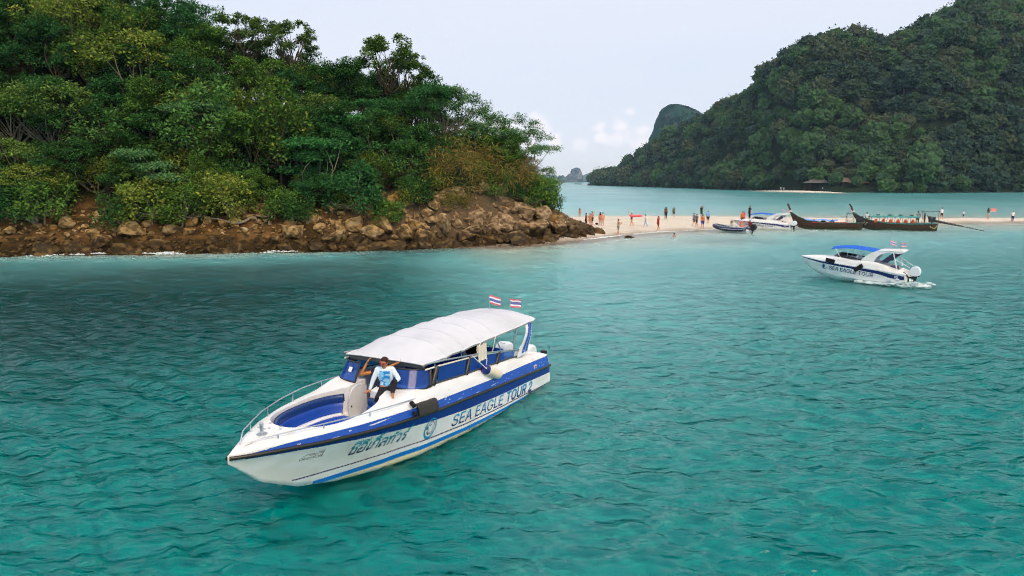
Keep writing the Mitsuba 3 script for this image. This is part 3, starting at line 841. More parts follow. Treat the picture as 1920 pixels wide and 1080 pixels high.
scene['cliff'] = {'type': 'twosided', 'bsdf': {'type': 'bumpmap', 'arbitrary': mikit.proc(lambda p, n, uv: mikit.fbm(p.x / 6, p.y / 6, p.z / 6, 4), 0.3), 'scale': 7.0, 'bsdf': {'type': 'diffuse', 'reflectance': mikit.proc(cliff_fn)}}}
scene['karst'] = {'type': 'twosided', 'bsdf': {'type': 'diffuse', 'reflectance': mikit.proc(karst_fn)}}
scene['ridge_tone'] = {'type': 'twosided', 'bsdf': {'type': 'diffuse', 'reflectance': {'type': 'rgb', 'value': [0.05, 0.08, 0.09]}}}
peak('sheer_peak', [(1214, 275), (1226, 248), (1234, 222), (1243, 203), (1254, 196), (1266, 196), (1284, 200), (1302, 206), (1325, 225), (1380, 280)], 1500, 110, 'cliff', 3, 'sheer bluish peak behind the forested hill')
peak('karst_stack', [(1044, 339), (1047, 331), (1056, 328), (1060, 333), (1066, 326), (1070, 325), (1072, 317), (1080, 314), (1087, 316), (1091, 325), (1094, 339)], 4300, 90, 'karst', 5, 'lone limestone stack on the horizon')
peak('far_islet', [(1094, 339), (1100, 332), (1106, 328), (1112, 329), (1124, 336)], 4700, 80, 'karst', 8, 'low far islet beside the hill tip')
peak('far_ridge', [(955, 338), (990, 331), (1012, 329), (1024, 327), (1036, 329), (1050, 331), (1075, 333), (1095, 328), (1108, 323), (1120, 330), (1150, 333), (1250, 337)], 7600, 300, 'ridge_tone', 9, 'faint blue ridges along the horizon', base=-3)
# ================================================================ BOATS
WHITE, CREAM = lin(236, 236, 238), lin(222, 208, 172)
NAVY, BLUE, SKYB = lin(20, 40, 110), lin(22, 70, 175), lin(20, 120, 200)
BLACKC, GREYC = lin(26, 26, 28), lin(120, 120, 122)


def white_fn(p, n, uv):
    a = mikit.fbm(p.x * 1.3, p.y * 1.3, p.z * 3.5, 4)
    s = mikit.smoothstep(0.58, 0.8, mikit.fbm(p.x * 3.1, p.y * 3.1, p.z * 1.1, 3))
    c = mikit.mix((0.80, 0.80, 0.81), (0.74, 0.73, 0.70), mikit.smoothstep(0.4, 0.7, a))
    return mikit.mix(c, (0.62, 0.58, 0.50), s * 0.5)


def blue_fn(p, n, uv):
    a = mikit.fbm(p.x * 2.0, p.y * 2.0, p.z * 3, 3)
    c = mikit.mix((0.008, 0.055, 0.36), (0.016, 0.10, 0.52), a)
    chip = mikit.smoothstep(0.74, 0.78, mikit.fbm(p.x * 11, p.y * 11, p.z * 22, 3))
    scr = mikit.smoothstep(0.75, 0.79, mikit.fbm(p.x * 1.5 - p.z * 3, p.y * 1.5, p.z * 26, 3))
    return mikit.mix(c, (0.66, 0.68, 0.72), dr.clip(chip + scr, 0, 1))


scene['gelcoat'] = {'type': 'twosided', 'bsdf': {'type': 'principled', 'base_color': mikit.proc(white_fn), 'roughness': 0.28, 'specular': 0.5}}
scene['band_blue'] = {'type': 'twosided', 'bsdf': {'type': 'principled', 'base_color': mikit.proc(blue_fn), 'roughness': 0.3, 'specular': 0.5}}


def canvas_fn(p, n, uv):
    a = mikit.fbm(p.x * 1.1, p.y * 1.1, p.z, 4)
    return mikit.mix((0.70, 0.71, 0.76), (0.62, 0.63, 0.67), mikit.smoothstep(0.35, 0.75, a))


scene['canvas'] = {'type': 'bumpmap', 'arbitrary': mikit.proc(lambda p, n, uv: mikit.fbm(p.x * 2.6, p.y * 2.6, p.z * 2.6, 3), 0.01), 'scale': 0.02,
                   'bsdf': {'type': 'twosided', 'bsdf': {'type': 'diffuse', 'reflectance': mikit.proc(canvas_fn)}}}
scene['tinted_glass'] = {'type': 'blendbsdf', 'weight': 0.42,
                         'a': {'type': 'thindielectric', 'specular_transmittance': {'type': 'rgb', 'value': [0.25, 0.42, 0.85]}},
                         'b': {'type': 'twosided', 'bsdf': {'type': 'principled', 'base_color': {'type': 'rgb', 'value': [0.018, 0.11, 0.56]}, 'roughness': 0.12, 'specular': 0.6}}}
scene['clear_glass'] = {'type': 'thindielectric'}


def I(x, xs, ys):
    return np.interp(x, xs, ys)


class Hull:
    """A planing hull. x forward from the transom, y to port, z up from the water."""
    def __init__(s, L, rub, beam, chine, keel, band, deck, aw, cut=None):
        s.L, s.rub, s.beam, s.ch, s.ke, s.band, s.deck, s.aw = L, rub, beam, chine, keel, band, deck, aw

    def zr(s, x): return I(x, *s.rub)
    def yr(s, x): return I(x, *s.beam)
    def yc(s, x): return I(x, s.ch[0], s.ch[1])
    def zc(s, x): return I(x, s.ch[0], s.ch[2])
    def zb(s, x): return s.zr(x) + I(x, *s.band)
    def zd(s, x): return I(x, *s.deck)

    def side(s, x, z):
        """The port side at (x, z)."""
        x, z = np.asarray(x, float), np.asarray(z, float)
        q = np.clip((z - s.zc(x)) / np.maximum(s.zr(x) - s.zc(x), 1e-6), -0.5, 1)
        zk = np.minimum(I(x, *s.ke), s.zc(x) - 0.002)
        y = np.where(q >= 0, s.yc(x) + (s.yr(x) - s.yc(x)) * np.maximum(q, 0) ** 1.15, s.yc(x) * np.clip((z - zk) / (s.zc(x) - zk), 0, 1))
        up = z > s.zr(x)
        return np.where(up, s.yr(x) - 0.25 * (z - s.zr(x)), y)

    def deck_z(s, x, y):
        yd = np.maximum(s.yr(x) - 0.25 * I(x, *s.band), 1e-4)
        a = np.clip(1 - np.abs(y) / yd, 0, 1)
        return s.zb(x) + (s.zd(x) - s.zb(x)) * (1 - (1 - np.clip(a / I(x, *s.aw), 0, 1)) ** 2.2)

    def solid(s, n=90):
        xs = s.L * (1 - (1 - np.linspace(0, 1, n)) ** 1.35)
        xs[-1] = s.L
        rows = []
        k = np.concatenate([np.linspace(0, 0.75, 8), np.linspace(0.8, 1, 12)])
        for x in xs:
            yr, zr, yc, zc = max(s.yr(x), 0.004), s.zr(x), max(s.yc(x), 0.003), s.zc(x)
            zk = min(I(x, *s.ke), zc - 0.002)
            yd = max(yr - 0.25 * I(x, *s.band), 0.002)
            half = [(0.0, zk)] + [(yc * t, zk + (zc - zk) * t) for t in (0.5, 1.0)]
            half += [(yc + (yr - yc) * q ** 1.15, zc + (zr - zc) * q) for q in np.linspace(0, 1, 9)[1:]]
            half += [(yd, s.zb(x))]
            ys = yd * (1 - (1 - k)) 
            top = [(y, float(s.deck_z(x, np.array(y)))) for y in ys[::-1][1:]]
            half += top                                       # from the edge in to the middle
            loop = [(x, y, z) for y, z in half] + [(x, -y, z) for y, z in half[-2:0:-1]]
            rows.append(loop)
        P = np.array(rows)
        m = sheet(P, closed=True)
        N = P.shape[1]
        v = np.vstack([m.vertices, P[0].mean(0), P[-1].mean(0)])
        i = np.arange(N)
        o = (len(xs) - 1) * N
        f = np.vstack([m.faces, np.stack([(i + 1) % N, i, i * 0 + len(v) - 2], 1), np.stack([o + i, o + (i + 1) % N, i * 0 + len(v) - 1], 1)])
        t = trimesh.Trimesh(v, f, process=False)
        assert t.is_watertight and t.is_winding_consistent
        if t.volume < 0:
            t.invert()
        return t

    def strip(s, x0, x1, za, zb_, off=0.004, n=80, both=True, m=3):
        """A band on the side between the heights za(x), zb_(x)."""
        x = np.linspace(x0, x1, n)
        out = []
        for sg in (1, -1) if both else (1,):
            t = np.linspace(0, 1, m)
            X = np.repeat(x[:, None], m, 1)
            Zz = za(x)[:, None] * (1 - t) + zb_(x)[:, None] * t
            Yy = s.side(X, Zz) + off
            out.append(sheet(np.stack([X, sg * Yy, Zz], -1)))
        return cat(out)

    def rail(s, x0, x1, z, r=0.03, n=70):
        x = np.linspace(x0, x1, n)
        return cat([tube(np.stack([x, sg * (s.side(x, z(x)) + r * 0.3), z(x)], -1), r, 8) for sg in (1, -1)])

    def decal(s, mesh, x_left, base, off=0.005):
        """Lettering in its own plane (x right, y up) laid on the port side, reading from the bow to the stern. base: height of its base line at x."""
        mesh = as_tm(mesh).copy()
        for _ in range(2):
            e = mesh.vertices[mesh.edges_unique]
            if np.linalg.norm(e[:, 0] - e[:, 1], axis=1).max() > 0.25:
                mesh = mesh.subdivide()
        v = mesh.vertices
        x = x_left - v[:, 0]
        z = base(x) + v[:, 1]
        return trimesh.Trimesh(np.stack([x, s.side(x, z) + off + np.abs(v[:, 2]), z], 1), mesh.faces[:, ::-1], process=False)


def poly_mesh(shape, depth=0.002):
    gs = [g for g in getattr(shape, 'geoms', [shape]) if g.area > 1e-9]
    return cat([trimesh.creation.extrude_polygon(g, depth, engine='earcut') for g in gs])


def flat_poly(shape, dens=0.12):
    """A flat triangulated polygon."""
    return poly_mesh(shape, 0.004)


def shear(mesh, k, sx=1.0):
    m = as_tm(mesh).copy()
    v = m.vertices.copy()
    v[:, 0] = v[:, 0] * sx + k * v[:, 1]
    m.vertices = v
    return m


def outboard(parent, at, h=1.0, cowl=WHITE, accent=NAVY, tilt=0.0, name='outboard_motor'):
    """An outboard engine on the transom, its shaft going down into the water."""
    prof = [(0.30, 0.30), (0.36, 0.50), (0.33, 0.72), (0.16, 0.86), (-0.18, 0.84), (-0.33, 0.62), (-0.30, 0.34), (-0.05, 0.24)]
    pl = Polygon(smooth_path(np.array(prof + [prof[0]]), 40))
    ms = []
    for w, sc in ((0.0, 1.0), (0.14, 0.99), (0.19, 0.94), (0.21, 0.84)):
        c = affinity.scale(pl, sc, sc)
        pts = np.array(c.exterior.coords)[:-1]
        ms.append((w, pts))
    rows = [np.stack([p[:, 0], np.full(len(p), sg * w), p[:, 1]], 1) for sg, seq in ((-1, ms[::-1]), (1, ms[1:])) for w, p in seq]
    body = sheet(np.array(rows), closed=True)
    n = len(rows[0])
    body = trimesh.convex.convex_hull(body.vertices)
    tw = T().translate(list(at)).rotate([0, 1, 0], tilt).scale([h, h, h])
    o = obj(name, body, 'gloss', parent, cowl, 40, tw)
    leg = cat([box((0.26, 0.20, 0.30), (0.0, 0, 0.18), 0.05), box((0.16, 0.10, 0.75), (0.0, 0, -0.25), 0.03), box((0.42, 0.05, 0.04), (-0.04, 0, -0.42), 0.01), box((0.30, 0.16, 0.12), (0.28, 0, 0.12), 0.03)])
    if o.count('__') == 1:
        obj('vent', trimesh.creation.box((0.26, 0.20, 0.03)).apply_translation([0.02, 0, 0.855]), 'satin', o, lin(40, 44, 60), False, tw)
        obj('lower_cover', box((0.58, 0.37, 0.10), (0.0, 0, 0.29), 0.03), 'satin', o, BLACKC, 30, tw)
        obj('leg', leg, 'satin', o, BLACKC, 40, tw)
        obj('stripe', cat([trimesh.creation.box((0.34, 0.004, 0.05)).apply_translation([0.0, sg * 0.2, 0.62]) for sg in (1, -1)]), 'satin', o, accent, False, tw)
    return o


def flag(at, label, h=0.62, w=0.34, hh=0.26, yaw=0.0, seed=0, lean=0.0, group=None):
    k = thing('flag', label, 'flag', group)
    obj('pole', tube([[0, 0, 0], [lean * 0.5, 0, h * 0.5], [lean, 0, h]], 0.009, 6), 'steel', k)
    ms, cs = [], []
    R, Wt, B = lin(216, 110, 120), lin(240, 234, 238), lin(112, 116, 176)
    for i, c in enumerate([R, Wt, B, B, Wt, R]):
        xs, zs = np.meshgrid(np.linspace(0, w, 12), np.linspace(i / 6, (i + 1) / 6, 3), indexing='ij')
        y = 0.035 * np.sin(xs / w * 7 + seed) * (xs / w) + 0.02 * np.sin(zs * 4 + seed)
        z = h - 0.01 - zs * hh - 0.06 * (xs / w) ** 2 + 0.02 * np.sin(xs / w * 5 + 1 + seed)
        m = sheet(np.stack([lean - xs, y, z], -1))
        ms.append(m)
        cs.append(np.tile(c, (len(m.vertices), 1)))
    obj('cloth', cat(ms), 'matte', k, np.vstack(cs), True)
    place(k, T().translate([float(a) for a in at]).rotate([0, 0, 1], yaw))
    return k
# ---------------------------------------------------------------- the large speedboat in front
BX, BY, BDEG = -0.055, 21.3, -117.3
BOAT = frame_of(BX, BY, BDEG)
_c, _s = math.cos(math.radians(BDEG)), math.sin(math.radians(BDEG))


def on_boat(x, y, z=0.0):
    return np.array([BX + x * _c - y * _s, BY + x * _s + y * _c, z])


H1 = Hull(10.95,
          rub=([0, 1.8, 3.67, 5.26, 6.3, 7.2, 8.0, 8.9, 10, 10.95], [0.53, 0.69, 0.82, 0.95, 1.03, 1.11, 1.16, 1.21, 1.26, 1.29]),
          beam=([0, 0.4, 2, 6.4, 7.2, 7.9, 8.7, 9.5, 10.2, 10.65, 10.95], [1.38, 1.44, 1.46, 1.46, 1.42, 1.33, 1.14, 0.84, 0.48, 0.21, 0.0]),
          chine=([0, 3, 5, 6.7, 7.8, 8.8, 9.6, 10.3, 10.95], [1.40, 1.40, 1.34, 1.14, 0.86, 0.52, 0.28, 0.12, 0.0], [0.0, 0.0, 0.0, 0.02, 0.05, 0.12, 0.28, 0.62, 1.22]),
          keel=([0, 6, 7.6, 8.9, 9.7, 10.3, 10.95], [-0.5, -0.5, -0.34, 0.0, 0.32, 0.66, 1.2]),
          band=([0, 4, 8, 9.6, 10.95], [0.34, 0.25, 0.21, 0.16, 0.06]),
          deck=([0, 0.5, 1.2, 2.3, 4.9, 6.2, 6.95, 7.5, 8.5, 9.5, 10.3, 10.75, 10.95], [0.90, 0.98, 1.12, 1.28, 1.45, 1.57, 1.60, 1.50, 1.47, 1.50, 1.48, 1.42, 1.36]),
          aw=([0, 1, 2, 6.4, 7.6, 9, 10.95], [0.30, 0.26, 0.17, 0.17, 0.34, 0.5, 0.7]))
boat = thing('speedboat', 'large white speedboat with white canopy and dark blue band, nearest to the camera', 'boat')


def tm2m(t):
    return m3.Manifold(m3.Mesh(np.asarray(t.vertices, np.float32), np.asarray(t.faces, np.uint32)))


def prism(poly, z0, z1):
    p = np.array(poly.exterior.coords)[:-1]
    return m3.Manifold.extrude(m3.CrossSection([p.tolist()], m3.FillRule.NonZero), z1 - z0).translate([0, 0, z0])


hull = tm2m(H1.solid())
t_ = np.linspace(0, 2 * np.pi, 80, endpoint=False)
oval = Polygon(np.stack([8.38 + 1.30 * np.sign(np.cos(t_)) * np.abs(np.cos(t_)) ** 0.9, 0.86 * np.sign(np.sin(t_)) * np.abs(np.sin(t_)) ** 0.95], 1)).buffer(0)
ckpt = oval.intersection(Polygon([(7.22, -2), (7.22, 2), (10, 2), (10, -2)]))
ckpt_in = ckpt.buffer(-0.02)
hull -= prism(ckpt, 0.95, 2.5)
hull -= prism(Polygon([(6.2, -0.42), (7.6, -0.42), (7.6, 0.2), (6.2, 0.2)]), 0.66, 2.5)
cabin = Polygon([(1.95, -1.10), (6.0, -1.14), (6.62, -1.02), (6.62, 1.02), (6.0, 1.14), (1.95, 1.10)])
hull -= prism(cabin, 0.32, 2.5)
hull -= prism(Polygon([(-0.5, -0.78), (0.55, -0.78), (0.55, 0.78), (-0.5, 0.78)]), 0.45, 2.5)      # engine well
obj('hull', as_tm(hull), 'gelcoat', boat, smooth=28)
zr, zb = H1.zr, H1.zb
obj('blue_band', H1.strip(0.02, 10.75, lambda x: zr(x) + 0.035, lambda x: zb(x) - 0.012 - 0.03 * sstep(10, 10.75, x), 0.004, 110), 'band_blue', boat, smooth=True)
under = lambda x: zr(x) - I(x, [0, 3, 5.2, 7, 8.5, 9.6, 10.7], [0.20, 0.26, 0.28, 0.22, 0.13, 0.08, 0.05])
obj('lower_blue_band', H1.strip(0.02, 10.7, under, lambda x: zr(x) - 0.015, 0.004, 110, m=5), 'satin', boat, lin(17, 46, 132), True)
obj('rub_rail', H1.rail(-0.01, 10.93, lambda x: zr(x) + 0.01, 0.04), 'satin', boat, lin(38, 34, 30), True)
pur = lambda x: zr(x) - I(x, [0, 1.2, 5.2, 7.5, 9.6], [0.54, 0.57, 0.67, 0.70, 0.78])
obj('pinstripe', H1.strip(0.25, 9.75, lambda x: pur(x) - 0.014, lambda x: pur(x) + 0.014, 0.004, 90), 'satin', boat, lin(64, 34, 84), True)
low = lambda x: pur(x) - I(x, [0, 5, 8, 9.3], [0.05, 0.09, 0.14, 0.17])
obj('boot_stripe', H1.strip(1.0, 9.3, lambda x: low(x) - I(x, [0, 4, 8, 9.4], [0.03, 0.09, 0.12, 0.10]), low, 0.004, 90, m=4), 'satin', boat, lin(24, 118, 200), True)
obj('bottom_paint', H1.strip(1.0, 8.9, lambda x: np.minimum(low(x) - 0.30, -0.02), lambda x: low(x) - I(x, [0, 4, 8, 9.4], [0.04, 0.10, 0.13, 0.11]), 0.003, 90, m=4), 'satin', boat, CREAM, True)

# lettering
def ink(m, lo, hi, k=None):
    v = m.vertices
    zz = (v[:, 2] - (k(v[:, 0]) if k else v[:, 2].min()))
    t = np.clip(zz / max(np.ptp(zz), 1e-6) if not k else zz / 0.28, 0, 1)[:, None]
    return lo * (1 - t) + hi * t


base = lambda x: zr(x) - I(x, [0, 1.3, 5.7], [0.52, 0.545, 0.60])
L1 = meshkit.text_mesh('SEA EAGLE', 0.285, 0.002)
L2 = meshkit.text_mesh('TOUR 2', 0.285, 0.002, bold=True)
w1, w2 = np.ptp(L1.vertices[:, 0]), np.ptp(L2.vertices[:, 0])
for nm, Lm, xl, wd_, w_ in (('lettering', L1, 5.68, 2.45, w1), ('lettering', L2, 3.03, 1.62, w2)):
    d_ = H1.decal(shear(Lm, 0.22, wd_ / w_), xl, base)
    obj(nm, d_, 'matte', boat, ink(d_, lin(14, 24, 88), lin(10, 140, 200), base), False)
labels['speedboat__lettering'] = {'label': 'SEA EAGLE in thin slanting capitals'}
labels['speedboat__lettering_001'] = {'label': 'TOUR 2 in bold slanting capitals'}


def loop_at(x, y, r, a0=0.0, turn=1):
    a = a0 + turn * np.linspace(0, 2 * np.pi, 9)
    return [(x + r * math.cos(q), y + r * math.sin(q)) for q in a]


THAI = {
    'so': [loop_at(.16, .80, .10, 0, -1) + [(.30, .66), (.22, .40), (.20, 0)], [(.20, 0), (.82, 0), (.82, .50), (.62, .68), (.80, .80), (.98, 1.02)]],
    'o': [loop_at(.34, .46, .10, 3.1, -1) + [(.12, .40), (.12, .10), (.25, 0), (.75, 0), (.88, .12), (.88, .72), (.62, .98), (.30, .96), (.10, .78)]],
    'e': [loop_at(.34, .10, .10, 3.1, 1) + [(.22, .20), (.22, 1.0)]],
    'ko': [[(.12, 0), (.12, .45), (.30, .62), (.08, .72), (.30, .96), (.62, .98), (.86, .76), (.86, 0)]],
    'lo': [loop_at(.24, .14, .11, 3.1, 1) + [(.10, .34), (.34, .56), (.84, .50)], [(.08, .80), (.30, .97), (.62, .97), (.86, .76), (.86, 0)]],
    'tho': [loop_at(.12, .88, .10, 0, -1) + [(.26, .70), (.26, 0)], [(.26, .25), (.62, .96), (.80, .90), (.86, .70), (.86, 0)]],
    'wo': [[(.10, .80), (.34, .98), (.66, .94), (.82, .70), (.82, .26)] + loop_at(.70, .12, .11, .2, -1)],
    'ro': [loop_at(.44, .10, .11, 0, 1) + [(.60, .26), (.64, .50), (.20, .66), (.14, .82), (.40, .96), (.78, .92)]],
}
MARK = {'ii': [[(.06, 1.14), (.30, 1.36), (.62, 1.34), (.86, 1.14), (.06, 1.14)], [(.86, 1.14), (.92, 1.50)]],
        'i': [[(.06, 1.14), (.30, 1.34), (.62, 1.32), (.86, 1.14), (.06, 1.14)]],
        'tho2': [loop_at(.52, 1.58, .09, 1.5, 1) + [(.62, 1.48), (1.12, 1.78)]],
        'an': [loop_at(.80, 1.24, .09, 1.5, 1) + [(.90, 1.12), (1.30, 1.48)]],
        'th': [loop_at(.60, 1.24, .09, 1.5, 1) + [(.66, 1.34), (1.06, 1.74)]]}


def stroke(p):
    from scipy.interpolate import PchipInterpolator
    s = np.concatenate([[0], np.cumsum(np.linalg.norm(np.diff(p, axis=0), axis=1))])
    return PchipInterpolator(s, p)(np.linspace(0, s[-1], 30)) if len(p) > 2 else p


x0, shp = 0.0, []
for letter, wd_, marks in (('so', .96, ['ii']), ('o', .98, ['ii']), ('e', .48, []), ('ko', .98, ['i', 'tho2']), ('lo', 1.0, []), ('tho', 1.0, ['an']), ('wo', .98, []), ('ro', .9, ['th'])):
    for pts in THAI[letter] + [q for mk in marks for q in MARK[mk]]:
        p = np.array(pts, float)
        shp.append(LineString(stroke(p)).buffer(0.088 if pts in THAI[letter] else 0.066, cap_style=2))
        shp[-1] = affinity.translate(shp[-1], x0, 0)
    x0 += wd_ + 0.10
th_ = union_all(shp).simplify(0.012)
th_ = affinity.scale(th_, 1.50 / x0, 0.205, origin=(0, 0))
tb = lambda x: zr(x) - I(x, [7, 9], [0.50, 0.47])
d_ = H1.decal(shear(poly_mesh(th_), 0.25), 8.78, tb)
obj('lettering', d_, 'matte', boat, ink(d_, lin(8, 30, 74), lin(0, 150, 170), tb), False)
labels['speedboat__lettering_002'] = {'label': 'Thai lettering near the bow, teal above and navy below'}
d_ = H1.decal(shear(meshkit.text_mesh('ORISTON', 0.055, 0.002), 0.2, 1.25), 9.78, lambda x: zr(x) - 0.34)
obj('lettering', d_, 'satin', boat, lin(90, 84, 70), False)
sq = union_all([LineString([(0.08, .09), (.16, .125), (.30, .12)]).buffer(.006), LineString([(.2, .09), (.32, .095)]).buffer(.006), LineString([(.34, .09), (.36, .14), (.40, .13), (.40, .09)]).buffer(.006), LineString([(.42, .15), (.44, .09), (.46, .15), (.44, .02)]).buffer(.006)])
d_ = H1.decal(poly_mesh(sq), 9.80, lambda x: zr(x) - 0.34)
obj('emblem', d_, 'satin', boat, lin(110, 100, 84), False)
labels['speedboat__lettering_003'] = {'label': 'small dark lettering under the bow rail'}

# eagle in a ring
ring = affinity.scale(Point(0, 0).buffer(1, 48), .21, .26).difference(affinity.translate(affinity.scale(Point(0, 0).buffer(1, 48), .175, .215), .004, 0.012))
ring = ring.difference(Polygon([(-.30, .02), (-.05, .30), (-.16, .30)])).union(Polygon([(-.19, .02), (-.10, .10), (-.08, .04), (-.13, -.02)]))
head = LineString(smooth_path(np.array([(-.12, .06), (-.07, .13), (.02, .165), (.09, .12), (.115, .02), (.10, -.07), (.12, -.12), (.07, -.10), (.05, -.15), (.02, -.11), (-.02, -.15), (-.05, -.10)]), 50)).buffer(.007)
head = head.union(LineString([(-.12, .06), (-.10, .01), (-.06, -.02), (-.09, -.08), (-.05, -.10)]).buffer(.007)).union(LineString([(-.05, .075), (0.0, .09)]).buffer(.011))
head = head.union(Polygon([(-.13, .06), (-.15, 0.0), (-.09, .01), (-.07, .05)])).union(Polygon([(-.10, -.10), (-.03, -.10), (-.01, -.145), (-.07, -.13)]))
tl = lambda m: shear(m, 0.12)
eb = lambda x: 0.63 + 0.115 * (x - 6.5)
obj('emblem', H1.decal(tl(poly_mesh(ring)), 6.52, eb), 'satin', boat, lin(28, 140, 185), False)
obj('emblem', H1.decal(tl(poly_mesh(head)), 6.52, eb), 'satin', boat, lin(44, 44, 62), False)
labels['speedboat__emblem_001'] = {'label': 'blue ring round an eagle head'}
labels['speedboat__emblem_002'] = {'label': 'eagle head drawn in dark outline'}
faint = H1.decal(shear(meshkit.text_mesh('SEA EAGLE TOUR 2', 0.09, 0.001), 0.2, 1.3), 2.9, lambda x: zb(x) + 0.06)
fv = faint.vertices.copy()
fv[:, 1] = I(fv[:, 2] - zb(fv[:, 0]), [0, 0.25], [1.36, 1.29]) + 0.035
k_ = trimesh.Trimesh(fv, faint.faces, process=False)

# ---- bow cockpit
outer = ckpt.buffer(-0.015)
def ringwall(poly, z0, z1, lean, n=90, open_rear=True):
    """An upholstered wall that runs round the inside of the cockpit, open to the passage astern."""
    c = np.array(LineString(poly.exterior.coords).segmentize(0.05).coords)
    ctr = np.array([8.3, 0])
    keep = ~((c[:, 0] < 7.30) & (c[:, 1] > -0.46) & (c[:, 1] < 0.24))
    k = np.argmax(~keep[:-1] & keep[1:]) + 1 if (~keep).any() else 0
    c = np.roll(c[:-1], -k, 0)[: keep[:-1].sum()]
    nn = (ctr - c) / np.linalg.norm(ctr - c, axis=1, keepdims=True)
    return c, nn
cw, nw = ringwall(outer, 0, 0, 0)
def upholst(prof):
    rows = [np.stack([cw[:, 0] + nw[:, 0] * a, cw[:, 1] + nw[:, 1] * a, z + 0 * cw[:, 0]], 1) for a, z in prof]
    return sheet(np.array(rows))
rim_z = 1.40
UPB, UPD = lin(16, 66, 160), lin(14, 52, 110)
obj('bolster', upholst([(0.0, 1.24), (0.05, 1.42), (0.10, 1.41), (0.13, 1.36), (0.13, 1.28), (0.11, 1.24)]), 'satin', boat, UPD, True)
obj('backrest', upholst([(0.04, 1.25), (0.11, 1.245), (0.14, 1.22), (0.16, 1.16), (0.19, 1.08), (0.22, 1.02)]), 'satin', boat, UPB, True)
obj('seat_ledge', upholst([(0.20, 0.98), (0.20, 1.035), (0.30, 1.035), (0.325, 1.01), (0.325, 0.94)]), 'gelcoat', boat, None, True)
inn = outer.buffer(-0.335)
obj('floor_cushion', poly_mesh(inn, 0.06).apply_translation([0, 0, 0.945]), 'satin', boat, UPB, 30)

# ---- trunk, door and passage
dp = []
for a in np.linspace(0, 1, 22):
    s_ = np.sin(np.clip(a / 0.5, 0, 1) * np.pi / 2) ** 0.6 if a < .5 else 1
    dp.append(a)
dxs = np.array([0, 0, .06, .16, .30, .46, .56, .56])
dzs = np.array([0, .55, .74, .84, .88, .86, .80, 0])
door = affinity.translate(Polygon(np.stack([dxs, dzs], 1)), 0, 0)
dm = poly_mesh(door, 0.04)
v = dm.vertices.copy()
dm.vertices = np.stack([7.28 - v[:, 0], -0.405 + v[:, 2] + 0.10 * v[:, 0], 0.68 + v[:, 1]], 1)
obj('door', dm, 'satin', boat, lin(214, 214, 214), 30)
obj('knob', trimesh.creation.icosphere(1, 0.022).apply_translation([7.22, -0.35, 1.10]), 'satin', 'speedboat__door', BLACKC, True)
obj('passage_cushion', box((0.30, 0.05, 0.42), (7.05, 0.18, 1.08), 0.02), 'satin', boat, UPD, 30)
obj('passage_step', box((0.4, 0.60, 0.10), (6.85, -0.11, 0.70), 0.02), 'gelcoat', boat, None, 30)

# ---- windscreen and side windows
def pane(pts, thick=0.0):
    p = np.asarray(pts, float)
    return sheet(np.stack([p[0] + (p[1] - p[0]) * np.linspace(0, 1, 7)[:, None], p[3] + (p[2] - p[3]) * np.linspace(0, 1, 7)[:, None]], 0))
for sg in (-1, 1):
    bot = smooth_path([(7.0, (-.42 if sg < 0 else .24), 1.60), (6.93, sg * .80, 1.60), (6.72, sg * 1.12, 1.57), (6.35, sg * 1.24, 1.56)], 14)
    top = smooth_path([(6.78, (-.42 if sg < 0 else .24), 2.02), (6.71, sg * .76, 2.00), (6.52, sg * 1.02, 1.97), (6.22, sg * 1.14, 1.95)], 14)
    obj('windscreen', sheet(np.stack([bot, top], 0)), 'tinted_glass', boat, smooth=True)
    fr_ms = [tube(bot, 0.022, 6), tube(top, 0.02, 6), tube([bot[0], top[0]], 0.024, 6), tube([bot[-1], top[-1]], 0.05, 6)]
    obj('windscreen_frame', cat(fr_ms), 'satin', boat, lin(36, 36, 40), True)

